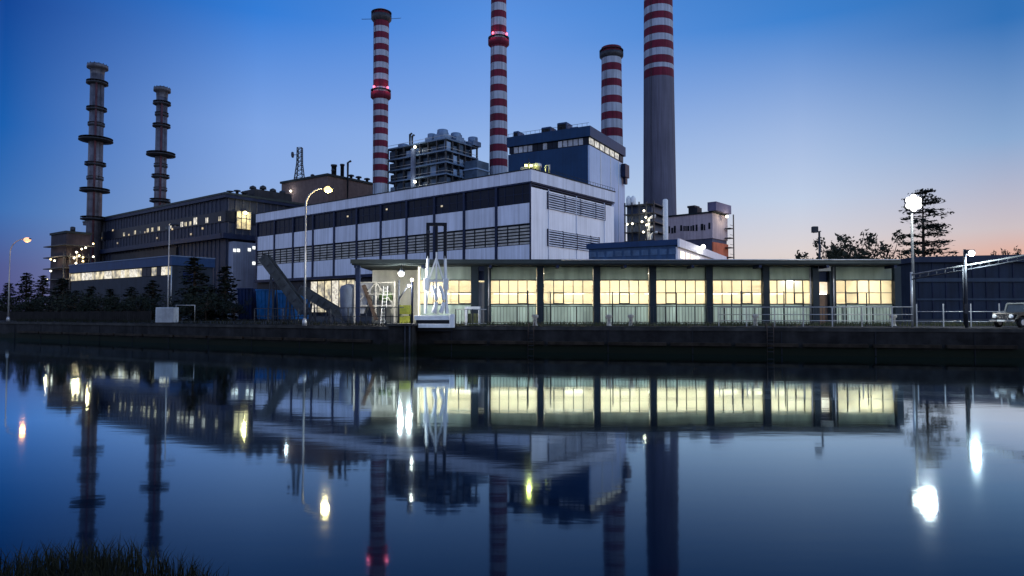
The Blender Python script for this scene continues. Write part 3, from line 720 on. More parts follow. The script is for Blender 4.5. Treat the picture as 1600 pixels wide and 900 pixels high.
f, H, L, D = corner_frame(104, 364, 300, 80, 368, 140)
pl = thing('process_plant', 'far left process building with pipes and many warm lamps below the tallest steel stack', 'building', f.O, f.ang)
mb=MB(); mb.box(-L,0,0,D,0,H); mb.build('wall', mat('plant_wall',(.032,.028,.04),.7,.25,.3,streak=.3), pl)
mb=MB(); mb.box(-L-.5,.5,-.5,D+.5,H,H+1); mb.build('roof_edge', M_roofdk, pl)
mb=MB(); mb.lathe([(1,H+1),(1,H+3),(.5,H+3.2)],10,0,-1.5,3); mb.build('roof_vent', M_dsteel, pl)
rnd=random.Random(2); g=MB()
for k in range(6):
    z=6+k*5; g.box(.6,5,-3,D,z-.2,z+.2); g.box(-L,.6,-3,-.6,z-.2,z+.2)
for k in range(6): y=-2.8+(D+2.6)*k/5; g.box(4.5,4.9,y,y+.4,0,H*.75)
g.build('gallery', M_dsteel, pl)
g=MB()
for k in range(7):
    y=rnd.uniform(0,D); z=rnd.uniform(4,H*.6); g.tube([(2.5,y,0),(2.5,y,z),(3.5,y+4,z+1)],.5,8)
g.build('pipe_run', M_steel, pl)
for i,(px,py) in enumerate(((92,406),(98,408),(112,395),(116,400),(120,390),(108,404),(122,403),(111,412),(126,388),(138,382),(138,402),(92,424),(106,430),(86,436),(118,428),(122,409))):
    yy,zz=f.fy(px,py) if px>103 else (None,None)
    if yy is None:
        x,zz=f.fx(px,py); p=(x,-3.2,zz)
    else: p=(5.1,yy,zz)
    mb=MB(); mb.ball(p,.42); mb.build('plant_lamp', E_spot if i%3 else lit('warm_plant_glass',(1,.75,.3),3,.1), pl)
    if i%3==0: lamp_light(pl,(p[0]+1.2,p[1]-1.5,p[2]),1300,(1,.72,.38),.4)

# ------------------------------------------------------------------ buildings right of the white hall
f, H, L, D = corner_frame(1058, 374, 132, 920, 381, 1132)
mbld = thing('blue_office', 'flat blue building with white lit end directly behind the workshop roof', 'building', f.O, f.ang)
zz=lambda py: f.fx(1058,py)[1]
mb=MB(); mb.box(-L,-.3,0,D,0,zz(383)); mb.build('wall', mat('office_blue',(.035,.08,.17),.55,.2,.5,streak=.3), mbld)
mb=MB(); mb.box(-L-.4,.2,-.4,D+.2,zz(383),H); mb.build('fascia', M_bluefas, mbld)
mb=MB(); mb.box(.202,.6,-.5,D+.3,zz(386),H+.1); mb.build('white_fascia', M_white2, mbld)
mb=MB(); mb.box(-.295,.1,0,D,0,zz(386)); mb.build('end_wall', M_white2, mbld)
for k in range(10):
    x0=-L+L*(k+.12)/10; mb=MB(); mb.box(x0,x0+L/10*.75,-.08,-.002,zz(397),zz(388)); mb.build('window', mat('blue_window',(.06,.12,.22),.15,.3,.5), mbld)
for (p0,p1) in ((1062,1069),(1071,1077),(1079,1085),(1087,1091)):
    a,_=f.fy(p0,398); b,_=f.fy(p1,398); mb=MB(); mb.box(.102,.2,a,b,zz(402),zz(391)); mb.build('lit_window', lit('peach_window_glass',(1,.82,.62),1.6,.5,.4), mbld)
yy,z_=f.fy(1090,386); mb=MB(); mb.ball((1.2,yy,z_),.5); mb.bar((1.2,yy,z_+.3),(.6,yy,z_+.5),.1,m=1); mb.build('wall_lamp',[E_white,M_dsteel],mbld); lamp_light(mbld,(2.2,yy,z_-.3),450,(1,.97,.9),.3)

f, H, L, D = corner_frame(1113, 330, 262, 1036, 338, 1138)
pb = thing('bunker_building', 'pink and orange bunker building with dark openings at the foot of the widest chimney', 'building', f.O, f.ang)
zz=lambda py: f.fx(1113,py)[1]
mb=MB(); mb.box(-L,0,0,D,zz(372),H-.6); mb.build('upper_wall', M_pink, pb)
mb=MB(); mb.box(-L+.4,-.3,.3,D-.3,0,zz(372)); mb.build('lower_wall', mat('bunker_lower',(.10,.10,.15),.8,.2,.3,streak=.3), pb)
mb=MB(); mb.box(-.298,.25,.1,D-.1,0,zz(378)); mb.build('orange_wall', M_orange, pb)
mb=MB(); mb.box(-L-.4,.4,-.4,D+.4,H-.6,H); mb.build('roof_edge', M_roofdk, pb)
for px0,px1,a,b in ((1041,1047,354,365),(1049,1052,356,365),(1053,1056,353,364),(1063,1066,352,361),(1068,1070,353,361),(1071,1073,353,361),(1074,1077,353,361),(1079,1081,353,361),(1082,1085,352,361),(1087,1090,351,361),(1095,1099,350,360),(1100,1102,351,360),(1107,1110,348,358)):
    x0,_=f.fx(px0,357); x1,_=f.fx(px1,357); _,za=f.fx(px0,a); _,zc=f.fx(px0,b); mb=MB(); mb.box(x0,x1,-.12,-.002,zc,za); mb.build('dark_opening', M_void, pb)
x0,_=f.fx(1108,330); mb=MB(); mb.box(x0,2.2,-1.4,D*.9,H+.01,H+3.4); wo=mb.build('roof_cabin', mat('cabin_paint',(.13,.12,.2),.6,.2,.3), pb)
x0,_=f.fx(1072,330); x1,_=f.fx(1086,330); mb=MB(); mb.box(x0,x1,2,6,H,H+2.6); mb.box(x0-.4,x1-1,1.8,6.2,H+2.6,H+3.4); mb.build('roof_house', M_greydark, pb)
yy,z_=f.fy(1129,340); mb=MB(); mb.ball((2.6,yy*.8,H-1.5),.6); mb.build('wall_lamp', E_spot, pb); lamp_light(pb,(4,yy*.8,H-1.5),900,(1,.9,.65),.4)
mb=MB()
for k in range(9): z=4+k*(H-6)/9; mb.box(.3,2.6,D*.75,D*1.02,z,z+.25); mb.bar((2.5,D*.75,z+1.3),(2.5,D*1.02,z+1.3),.14)
mb.box(2.3,2.6,D*.98,D*1.02,0,H); mb.build('stair_gallery', M_dsteel, pb)

f, H, L, D = corner_frame(1022, 318, 236, 977, 322, 1042)
pt = thing('pipe_tower', 'lit tangle of pipes and platforms in a steel tower right of the pale flank', 'tower', f.O, f.ang)
mb=MB(); mb.box(-L,-1.5,1.5,D,0,H); mb.build('backing_wall', mat('pipe_tower_wall',(.05,.07,.12),.6,.2,.3), pt)
g=MB()
for k in range(9): z=H*.35+k*H*.65/8; g.box(-L-.3,.3,-.6,D,z-.15,z+.15)
for k in range(5): x=-L+L*k/4; g.box(x-.2,x+.2,-.6,-.2,0,H+1)
g.build('platform_frame', M_dsteel, pt)
rnd=random.Random(5); g=MB()
for k in range(9):
    x=rnd.uniform(-L*.45,-1); z=rnd.uniform(H*.4,H*.9); g.tube([(x,-.1,H*.3),(x,-.1,z),(x+1.2,.3,z+.8),(x+2.2,.5,z+.8)],.42,8)
g.build('pipe', M_wsteel, pt)
for px,py in ((1008,330),(1011,340),(1005,347),(1012,352),(1007,363),(990,350),(982,351)):
    x,z=f.fx(px,py); mb=MB(); mb.ball((x,-1.1,z),.38); mb.build('pipe_lamp', E_spot, pt)
    lamp_light(pt,(x,-1.9,z),170,(1,.88,.6),.3)
x,z=f.fx(1038,312); mb=MB(); mb.lathe([(.9,0),(.9,z),(.6,z+.3)],12,0,x,1); mb.build('white_flue', M_wsteel, pt)
for px in (979,986):
    x,z=f.fx(px,308); mb=MB(); mb.lathe([(.8,H),(1.0,H+1),(.9,z),(.2,z+.8)],12,0,x,2); mb.build('roof_tank', M_wsteel, pt)

# warehouse at the far right
P=at(1430,402,130); f=Fr(P,R(-2)); H=P.z-GZ
wh=thing('warehouse','long dark blue warehouse at the far right behind the white railing','building',f.O,f.ang)
mb=MB(); mb.box(0,120,0,40,0,H-1.0); mb.build('wall', mat('warehouse_clad',(.014,.026,.05),.6,.2,.2,streak=.35), wh)
mb=MB(); mb.prism([(-.6,H-1.0),(121,H-1.0),(121,H+1.8),(60,H+1.3),(-.6,H)],-.7,40.5); mb.build('roof', mat('warehouse_roof',(.024,.036,.066),.6,.2,.2,streak=.2), wh)
mb=MB()
for k in range(48): x=.6+k*2.5; mb.box(x-.08,x+.08,-.12,0,0,H-1.0)
mb.build('rib', M_navy, wh)
mb=MB(); mb.box(0,120,-.25,-.125,H*.60,H*.66); mb.box(0,120,-.2,-.126,H*.3,H*.33); mb.build('rail_band', mat('warehouse_band',(.03,.05,.08),.5,.2,.3), wh)
for k in range(3):
    x=52+k*14; mb=MB(); mb.box(x,x+5,-.3,-.13,0,5.2); mb.build('roller_door', mat('roller_door',(.010,.016,.028),.5,.3,.6), wh)

# ------------------------------------------------------------------ the lit glazed workshop
YW = 64.0
Xp = lambda px, d=62.4: (px-800)/F*d
ws = thing('workshop', 'low lit glazed workshop with flat overhanging roof along the canal', 'building', (0,YW,GZ))
zr1 = at(800,407,62).z-GZ; zr0=zr1-.42
zh = lambda py: at(800,py,YW).z-GZ
w1z, wmz, w0z = zh(438), zh(457.5), zh(475)
XL, XR = Xp(550,62), Xp(1404,62)
mb=MB(); mb.box(XL,XR,-2.2,12,zr0,zr1); mb.build('roof', M_roofdk, ws)
mb=MB(); mb.box(XL-.1,XR+.1,-2.35,-2.202,zr0+.12,zr1+.08); mb.build('roof_fascia', M_roofgreen, ws)
mb=MB(); mb.tube([(XL+19,-2.4,zr1+.03),(XR,-2.4,zr1+.03)],.06,8); mb.build('gutter', M_steel, ws)
wx0 = Xp(655,YW); wxe = Xp(1395,YW)
# interior
mb=MB(); mb.box(wx0,wxe,9,9.2,.05,zr0-.02); mb.build('back_wall', M_cream, ws)
mb=MB(); mb.box(wx0-.15,wx0-.01,.2,9.2,.05,zr0-.02); mb.box(wxe+.01,wxe+.15,.2,9.2,.05,zr0-.02); mb.build('side_wall', M_cream, ws)
mb=MB(); mb.box(wx0,wxe,.2,9,.02,.05); mb.build('floor', M_conc, ws)
mb=MB(); mb.box(wx0,wxe,.2,9,zr0-.15,zr0-.03); mb.build('inner_ceiling', M_cream, ws)
rnd=random.Random(21)
mb=MB()
k=wx0+1.0
while k<wxe-2:
    w=rnd.uniform(1.0,3.2); h=rnd.uniform(.8,2.6); 
    if rnd.random()<.6: mb.bevbox(k,k+w,7.6,8.8,.05,h,.05,rnd.choice([0,0,1]))
    k+=w+rnd.uniform(.4,2.4)
mb.build('storage_unit', [mat('ochre_cabinet',(.5,.38,.2),.6,.2,1),mat('grey_cabinet',(.3,.3,.28),.6,.2,1)], ws)
mb=MB()
for z in (3.55,3.95): mb.tube([(wx0,8.7,z),(wxe,8.7,z)],.09,8)
k=wx0+1.5
while k<wxe: mb.box(k-.1,k+.1,8.6,8.98,.1,zr0-.2); k+=5.1
mb.build('wall_pipe_run', mat('ochre_pipe',(.5,.4,.25),.5,.2,1), ws)
for q in range(9):
    x=wx0+2.4+q*5.0+rnd.uniform(-1,1); mb=MB(); h=rnd.uniform(2.6,4.0); w=rnd.uniform(.7,1.6)
    mb.bevbox(x,x+w,3.4,4.4,.05,h*.6,.06); mb.box(x+w*.4,x+w*.55,3.7,3.9,h*.6,h); mb.box(x+w*.1,x+w*.9,3.65,3.95,h,h+.35)
    mb.build('work_machine', mat('machine_paint',(.12,.15,.13),.6,.3,1.2), ws)
mb=MB(); mb.tube([(wx0+1,4.6,zr0-.9),(wxe-1,4.6,zr0-.9)],.22,10); mb.build('air_duct', mat('duct_metal',(.4,.4,.4),.4,.2,1,metal=.3), ws)
mb=MB(); mb.box(wx0,wxe,8.9,8.98,2.3,2.5); mb.build('wall_rail', mat('ochre_pipe',(.5,.4,.25),.5,.2,1), ws)
bays=[(657,737),(766,838),(850,926),(938,1013),(1025,1102),(1113,1190),(1201,1268),(1303,1395)]
for bi,(a,b) in enumerate(bays):
    x0,x1=Xp(a,YW),Xp(b,YW)
    # tubes hung inside
    for q in (.28,.74):
        for yy,zz_ in ((6.6,3.05),(2.4,zr0-.35),(5.2,zr0-.35)):
            if (bi,q,yy) in ((2,.28,6.6),(4,.74,6.6),(5,.28,5.2),(7,.74,2.4),(1,.74,5.2),(7,.74,6.6)): continue
            xc=x0+(x1-x0)*q; tb=MB(); tb.box(xc-1.05,xc+1.05,yy-.07,yy+.07,zz_-.06,zz_+.06); tb.build('fluorescent_tube', E_tube, ws)
    for q in (.27,.73):
        al=bpy.data.lights.new('tube_light','AREA'); al.shape='RECTANGLE'; al.size=1.6; al.size_y=5.0; al.energy=280*rnd.uniform(.8,1.15); al.color=(1,.90,.68)
        ao=bpy.data.objects.new('tube_light',al); COL.objects.link(ao); ao.parent=ws; ao.location=(x0+(x1-x0)*q,4.6,zr0-.5)
    mb=MB(); mb.box(x0,x1,0,.06,w1z+.06,zr0-.01); mb.build('upper_panel', M_fibre, ws)
    mb=MB(); mb.box(x0,x1,0,.06,.03,w0z-.06); mb.build('lower_panel', M_fibre2, ws)
    fr=MB(); n=5 if bi else 4
    fr.box(x0,x1,-.04,.1,w1z-.02,w1z+.06); fr.box(x0,x1,-.05,.1,w0z-.06,w0z+.03); fr.box(x0,x1,-.03,.05,wmz-.03,wmz+.03)
    for k in range(1,n):
        x=x0+(x1-x0)*k/n; fr.box(x-.035,x+.035,-.032,.052,w0z+.031,w1z-.021)
    k=rnd.choice([1,2,3]); xa=x0+(x1-x0)*k/n; xb=x0+(x1-x0)*(k+1)/n   # opening casement
    for (p,q,r_,s_) in ((xa-.06,xb+.06,wmz-.07,wmz+.05),(xa-.06,xb+.06,w0z-.02,w0z+.09),(xa-.06,xa+.05,w0z+.09,wmz-.07),(xb-.05,xb+.06,w0z+.09,wmz-.07)):
        fr.box(p,q,-.09,-.053,r_,s_)
    wo=fr.build('window_frame', M_pillar, ws)
    pn=MB(); pn.box(x0,x1,.055,.07,w0z,w1z); pn.build('pane', M_pane2 if bi in (0,2,5,7) else M_pane, wo)
for px in (742,762,844,932,1019,1107,1195,1272,1298,1399):
    x=Xp(px,YW); w=.30 if px not in(742,) else .34
    mb=MB(); mb.box(x-w,x+w,-.5,.2,.02,zr0-.005); mb.build('pillar', M_pillar, ws)
x0,x1=Xp(748,YW),Xp(757,YW)
mb=MB(); mb.box(x0-.05,x1+.05,.0,.08,.03,zh(441)); d=mb.build('door', mat('grey_door',(.28,.28,.28),.6,.1,1,streak=.2), ws)
mb=MB(); mb.box(x1-.12,x1-.05,-.06,-.002,1.0,1.18); mb.build('handle', M_chrome, d)
mb=MB(); mb.box(x0-.15,x1+.15,0,.1,zh(438),zr0-.01); mb.box(x0,x1,-.5,-.002,zh(424),zh(416)); mb.build('door_transom', M_navy, ws)
x0,x1=Xp(1277,YW),Xp(1293,YW)
mb=MB(); mb.box(x0-.05,x1+.05,0,.08,.03,zh(460)); mb.build('door', mat('brown_door',(.20,.13,.09),.6,.2,1,streak=.2), ws)
mb=MB(); mb.box(x0-.05,x1+.05,.01,.07,zh(459),zh(441)); mb.build('door_light', lit('orange_transom',(1,.8,.55),1.3,.3), ws)
mb=MB(); mb.box(x0-.1,x1+.1,0,.1,zh(440.5),zr0-.01); mb.bevbox(x0-.1,x1+.1,-.6,-.002,zh(424),zh(412),.05,1); mb.build('air_unit', [M_navy,M_wsteel], ws)
for px in (764,1298,1262):
    mb=MB(); mb.tube([(Xp(px,YW),-.62,.05),(Xp(px,YW),-.62,zr0-.1)],.07,8); mb.build('downpipe', M_steel, ws)
# open left bay under the roof: end post, back wall
mb=MB(); mb.box(XL+.3,XL+.65,-1.9,-1.5,.02,zr0-.01); mb.build('end_post', M_navy, ws)
mb=MB(); mb.box(XL+.4,wx0-.2,5,5.2,.02,zr0-.02); mb.build('bay_back_wall', mat('pale_block_wall',(.5,.5,.44),.8,.15,.6,streak=.3), ws)
mb=MB()
for q in range(9): x=XL+.3+(XR-XL-.6)*q/8; mb.box(x-.12,x+.12,-2.15,-.52,zr0-.25,zr0-.006)
mb.build('roof_rafter', M_navy, ws)
# bay lamp
P=at(627,425,62.2)
t=thing('bay_lamp','bright white lamp hanging under the open left end of the workshop roof','lamp',(P.x,P.y,P.z))
mb=MB(); mb.lathe([(.06,.75),(.06,.35),(.28,.18),(.34,-.05)],12,0); mb.build('lamp_hood', M_dsteel, t)
mb=MB(); mb.ball((0,0,-.12),.30); mb.build('lamp_bulb', E_white, t); lamp_light(t,(0,-.5,-.45),1700,(1,.97,.88),.2)
P=at(640,436,60)
t=thing('bulkhead_lamp','small round lamp on the post just right of the bay lamp','lamp',(P.x,61.5,P.z))
mb=MB(); mb.ball((0,0,0),.16); mb.build('lamp_bulb', E_spot, t)
mb=MB(); mb.tube([(0,.12,-(P.z-GZ)),(0,.12,.1)],.10,8); mb.build('lamp_post', M_navy, t)

# ------------------------------------------------------------------ railings, posts
def railing(name,label,p0,p1,h,step,post_step,mr,mp,rails=(1.0,.12),rr=.035,br=.014,post_h=None,cat='railing',lattice=True):
    a=Vector((p0[0],p0[1],0)); b=Vector((p1[0],p1[1],0)); d=b-a; L=d.length
    t=thing(name,label,cat,(a.x,a.y,p0[2]),math.atan2(d.y,d.x))
    for q in rails:
        mb=MB(); mb.tube([(0,0,h*q),(L,0,h*q)],rr,6); mb.build('rail',mr,t)
    if lattice:
        mb=MB(); k=step; few=L/step<30
        while k<L:
            mb.box(k-br,k+br,-br,br,h*rails[-1],h*rails[0]); k+=step
            if few: mb.build('baluster',mp,t); mb=MB()
        if not few: mb.build('baluster_lattice',mp,t)
    k=0
    while k<=L+.01:
        mb=MB(); mb.box(k-.04,k+.04,-.04,.04,0,post_h or h*1.02); mb.build('post',mp,t); k+=post_step
    return t
railing('steel_railing','dark steel railing of close balusters in front of the lit windows',(Xp(762,60),60,GZ),(Xp(1425,60),60,GZ),1.62,.28,2.6,M_dsteel,M_dsteel)
railing('white_railing','white two bar railing along the water at right',(Xp(1120,55),54.5,GZ),(Xp(1420,52),51.5,GZ),1.5,.3,2.1,M_steel,M_steel,rails=(1.0,.62,.3),lattice=False)
railing('white_railing','pale railing with tall posts before the blue warehouse at far right',(Xp(1432,53),53,GZ),(Xp(1640,49),49,GZ),1.15,.3,1.75,M_steel,M_steel,rails=(1.0,.35),lattice=False,post_h=1.75)
railing('quay_fence','dark wire fence along the left quay edge from the blue skips to the pier',(Xp(395,68),68.5,GZ),(Xp(632,56),55.6,GZ),1.5,.9,2.4,M_dsteel,M_dsteel,rails=(1,.5,.1),br=.01,cat='fence')
railing('steel_railing','short dark railing beside the white gate machine',(Xp(712,57),57,GZ),(Xp(760,57.5),57.5,GZ),1.35,.25,1.4,M_steel,M_dsteel)
for i,(px,top,lab) in enumerate(((825,454,'first'),(860,456,'second'),(957,456,'third'),(1057,457,'fourth'),(1143,458,'fifth'),(1158,455,'sixth'),(1225,455,'seventh'),(1255,455,'eighth'),(1322,455,'ninth'),(1354,457,'tenth'))):
    x=Xp(px,58.5); h=at(px,top,58.5).z-GZ
    if i==0:
        proto=thing('steel_post','','post',(x,58.5,GZ),group='slim dark posts in front of the workshop windows')
        mb=MB(); mb.lathe([(.055,0),(.05,h-.02),(.03,h)],8); mb.build('shaft',M_dsteel,proto)
        mb=MB(); mb.lathe([(.14,0),(.14,.04),(.07,.06)],10); mb.build('foot_plate',M_dsteel,proto); o=proto; hh=h
    else: o=dup(proto,(x,58.5,GZ),scale=(1,1,h/hh))
    o['label']=f'{lab} slim dark post from the left in front of the workshop windows'
# dark plank fence along the left
a=Vector((-64+1.5,86+2.5,0)); b=Vector((Xp(240,75),74.5,0)); d=b-a; Lf=d.length
t=thing('plank_fence','long low dark plank fence on the left quay below the spruces','fence',(a.x,a.y,GZ),math.atan2(d.y,d.x))
mb=MB(); k=-60.0; rnd=random.Random(3)
while k<Lf: mb.box(k,k+.36,-.03,.03,.08,1.25+rnd.uniform(-.03,.05)); k+=.4
mb.build('plank',mat('dark_planks',(.014,.013,.013),.9,.4,1.0,streak=.4),t)
mb=MB(); mb.box(-60,Lf,.031,.1,.3,.4); mb.box(-60,Lf,.031,.1,.95,1.05); mb.build('rail',M_bark,t)

# ------------------------------------------------------------------ lamp posts
def arm_lamp(label,pxp,pxh,pyh,d,glass,watts,color,on=True,group=None,r=.09,gl=.30):
    Pp=at(pxp,490,d); Ph=at(pxh,pyh,d); h=Ph.z-GZ; dx=Ph.x-Pp.x
    t=thing('street_lamp',label,'street lamp',(Pp.x,d,GZ),group=group)
    pts=[(0,0,0),(0,0,h*.5),(0,0,h-1.1*abs(dx)*.8)]
    z0=h-1.1*abs(dx)*.8
    for k in range(1,8):
        a=math.pi/2*k/7; pts.append((dx*.92*(1-math.cos(a)),0,z0+(h+.05-z0)*math.sin(a)))
    mb=MB(); mb.tube(pts,r,10,r1=r*.55); mb.build('pole',M_steel,t)
    mb=MB(); mb.lathe([(r*2.2,0),(r*2.2,.35),(r*1.2,.6)],10); mb.build('pole_base',M_steel,t)
    s=1 if dx>=0 else -1
    mb=MB(); mb.rings([[(dx*.9+s*x_,.22*w*math.cos(a),h+.06+.13*w*math.sin(a)) for a in [math.tau*i/12 for i in range(12)]] for x_,w in ((-.15,.4),(0,.8),(.35,1.1),(.75,.9),(.95,.3))]); mb.build('lamp_head',M_dsteel,t)
    mb=MB(); mb.ball((dx*.9+s*.42,0,h-.06),gl,sz=.75); mb.build('lamp_glass',glass,t)
    if on: lamp_light(t,(dx*.9+s*.42,0,h-.5),watts,color,.25)
    return t
arm_lamp('tall grey lamp post with a curved arm and glowing yellow head before the white hall',476,508,295,56.5,E_sodium,1100,(1,.70,.3),gl=.36)
arm_lamp('curved arm lamp post with orange light at the far left edge',13,40,374,88,E_orange,170,(1,.36,.08),gl=.42)
arm_lamp('thin unlit grey lamp post rising behind the white cabinet',262,268,352,72,mat('dull_glass',(.5,.5,.5),.2,.1,2),0,(1,1,1),on=False,r=.075,gl=.12)
# flood mast right
P=at(1424,318,57)
t=thing('flood_mast','tall pale mast with a blazing cluster of floodlights beside the cedar','floodlight',(P.x,57,GZ)); h=P.z-GZ
mb=MB(); mb.tube([(0,0,0),(0,0,h+.3)],.15,10,r1=.08); mb.build('mast',mat('dull_pole',(.10,.11,.12),.6,.2,1.5),t)
mb=MB(); mb.bar((-.8,0,h+.35),(.8,0,h+.35),.1); mb.bar((-.8,0,h-.3),(.8,0,h-.3),.1); mb.build('cross_arm',M_dsteel,t)
for xx,zz_ in [(0,h)]+[(.46*math.cos(R(60*k+30)),h+.46*math.sin(R(60*k+30))) for k in range(6)]:
    mb=MB(); mb.bevbox(xx-.2,xx+.2,-.22,.05,zz_-.2,zz_+.2,.05); ho=mb.build('lamp_head',M_dsteel,t)
    mb=MB(); mb.lathe([(.06,-.0),(.23,.01),(.27,.10),(.2,.2),(.05,.24)],14); g=mb.build('lamp_glass',E_white,ho); g.rotation_euler=(R(90),0,0); g.location=(xx,-.23,zz_)
lamp_light(t,(0,-1.5,h),2300,(1,.97,.9),.5)
P=at(1515,394,48.5)
t=thing('flood_mast','shorter dark mast with one white floodlight in front of the warehouse','floodlight',(Xp(1509,48.5),48.5,GZ)); h=P.z-GZ
mb=MB(); mb.tube([(0,0,0),(0,0,h+.2)],.12,10,r1=.09); mb.build('mast',M_dsteel,t)
mb=MB(); mb.bar((0,0,h+.12),(.55,0,h+.12),.07); mb.bevbox(.02,.62,-.25,.12,h-.16,h+.16,.05); mb.build('lamp_head',M_dsteel,t)
mb=MB(); mb.ball((.3,-.28,h-.1),.22); mb.build('lamp_glass',E_cool,t); lamp_light(t,(.3,-.25,h-.5),1200,(.88,1,1),.2)
mb=MB(); mb.tube([(-.16,0,.2),(-.16,0,h*.8)],.04,6); mb.box(-.25,.0,-.28,-.12,1.0,1.7); mb.build('cable_box',M_dsteel,t)
# unlit twin flood pole
P=at(1280,362,80)
t=thing('flood_pole','dark unlit floodlight pole beside the round trees behind the workshop','floodlight',(P.x,80,GZ)); h=P.z-GZ
mb=MB(); mb.tube([(0,0,0),(0,0,h)],.16,8,r1=.12); mb.build('mast',M_dsteel,t)
mb=MB(); mb.bar((-.7,0,h-.1),(.2,0,h+.05),.12); mb.bevbox(-.85,-.2,-.3,.25,h-.1,h+.6,.06); mb.build('lamp_head',M_dsteel,t)
# overhead pipe at the right
p0=at(1425,429,51.5); p1=at(1605,398,47); p2=p1+(p1-p0)*1.5
t=thing('overhead_pipe','pale overhead pipe sloping across in front of the warehouse','pipe',(p0.x,p0.y,p0.z))
mb=MB(); q1=p1-p0; q2=p2-p0
mb.tube([(0,0,-.0),tuple(q1),tuple(q2)],.06,8); mb.build('pipe',mat('pipe_grey',(.15,.16,.17),.6,.3,1.5),t)
mb=MB(); mb.tube([(0,.05,-.35),tuple(q1+Vector((0,.05,-.3))),tuple(q2+Vector((0,.05,-.3)))],.05,8)
for k in range(14):
    a=q1*(k/13); mb.bar(a,a+Vector((0,.05,-.35)),.04)
mb.build('cable_bundle',M_dsteel,t)
mb=MB(); mb.tube([(0,.1,-(p0.z-GZ)),(0,.1,.2)],.09,8); mb.build('support_post',M_steel,t)

# ------------------------------------------------------------------ white gate machine
dg=54.0; k=dg/F
P=at(679,490,dg)
t=thing('gate_machine','white sluice gate machine with dark twin mast and braced legs at the quay corner','machine',(P.x,dg+1.2,GZ-.3))
zg=lambda py: at(679,py,dg).z-(GZ-.3)
mb=MB()
for x in (-.70,.70): mb.box(x-.13,x+.13,-.1,.1,zg(402),zg(345))
mb.box(-.83,.83,-.11,.11,zg(350),zg(345)); mb.box(-.10,.10,-.06,.06,zg(402),zg(349)); mb.build('upper_mast',mat('black_mast_paint',(.006,.008,.014),.5,.2,1),t)
mb=MB()
for s_ in (-1,1): mb.bar((s_*.86,-.2,zg(490)),(s_*.70,0,zg(398)),.17)
mb.build('leg',M_wsteel,t)
mb=MB(); mb.bar((0,-.15,zg(492)),(.02,-.15,zg(392)),.13); mb.build('centre_post',M_wsteel,t)
mb=MB()
for s_ in (-1,1): mb.bar((s_*.62,-.12,zg(438)),(s_*.02,-.12,zg(402)),.11); mb.bar((s_*.95,.3,zg(490)),(s_*.55,.1,zg(440)),.10)
mb.bar((-.78,-.1,zg(438)),(.78,-.1,zg(438)),.14); mb.build('brace',M_wsteel,t)
mb=MB()
for s_ in (.25,.85):
    pts=[(s_-.55+.34*math.sin(a*.9+.3),-.35,zg(489)+(zg(446)-zg(489))*i/8) for i,a in enumerate([math.pi*j/8 for j in range(9)])]
    mb.tube(pts,.19,10,r1=.12)
mb.build('hydraulic_arm',M_wsteel,t)
for s_ in (-.78,.78):
    mb=MB(); mb.bevbox(s_-.2,s_+.2,-.3,.2,zg(452),zg(434),.04); mb.build('gear_box',M_wsteel,t)
mb=MB(); mb.bevbox(-1.65,1.45,-.9,.8,zg(500),zg(493),.04); mb.bevbox(1.15,1.55,-1.0,-.5,zg(512),zg(491),.04); mb.bevbox(-1.3,1.2,-1.2,-.9,zg(512),zg(506),.03)
mb.build('base_platform',M_wsteel,t)
mb=MB(); mb.box(-1.5,1.4,-.8,.7,-.1,zg(500)); mb.build('base_plinth',M_void,t)
mb=MB(); mb.rings([[(-.62+.14*math.cos(a),-.3+.02*s_,zg(360)+.14*math.sin(a)) for a in [math.tau*i/12 for i in range(12)]] for s_ in (-3,3)]); mb.build('pulley',M_dsteel,t)
lamp_light(ws,(Xp(668,56),-9.5,5.5),0.0,(1,1,1)).hide_render=True if False else False
# small flood lamp that lights the gate
P=at(641,456,56.0)
t=thing('quay_lamp','thin dark post with a bent arm and small lamp left of the white gate machine','lamp',(at(622,490,55.5).x,55.8,GZ))
zz_=lambda py: at(630,py,55.8).z-GZ
mb=MB(); mb.tube([(0,0,0),(0,0,zz_(437))],.075,8); mb.tube([(0,0,zz_(468)),(.35,-.05,zz_(458)),(.75,-.1,zz_(448))],.06,8); mb.build('post',M_dsteel,t)
mb=MB(); mb.bevbox(.68,.98,-.25,.02,zz_(449),zz_(444),.03); mb.build('lamp_head',M_dsteel,t)
mb=MB(); mb.ball((.86,-.28,zz_(447)),.10); mb.build('lamp_glass',E_white,t); lamp_light(t,(1.0,-.9,zz_(444)),900,(1,1,.95),.15)

# ------------------------------------------------------------------ yard machines, skips, conveyors
def skip(label,x0,x1,d,ytop,mtl):
    X0,X1=Xp(x0,d),Xp(x1,d); h=at(800,ytop,d).z-GZ; w=X1-X0
    t=thing('skip_container',label,'container',((X0+X1)/2,d,GZ),R(-14),group='blue skips on the left quay')
    mb=MB(); b=.25; mb.rings([[(-w/2+b,0,.25),(w/2-b,0,.25),(w/2-b,4,.25),(-w/2+b,4,.25)],[(-w/2,-.2,h),(w/2,-.2,h),(w/2,4.2,h),(-w/2,4.2,h)]],0,True,False); mb.build('tub',mtl,t)
    mb=MB()
    for q in range(5):
        x=-w/2+.15+(w-.3)*q/4; mb.bar((x*.9,-.08,.3),(x,-.28,h-.05),.10)
    mb.bar((-w/2-.05,-.25,h),(w/2+.05,-.25,h),.16); mb.bar((-w/2+.1,-.12,h*.5),(w/2-.1,-.12,h*.5),.08); mb.build('rib',mtl,t)
    mb=MB(); mb.box(-w/2+.2,w/2-.2,.1,3.9,0,.248); mb.build('skid',M_dsteel,t)
skip('darkest blue skip, leftmost of the three behind the quay fence',370,398,96,451,M_bluedk)
skip('bright blue skip in the middle of the three beside the conveyor foot',399,431,94,453,M_blue)
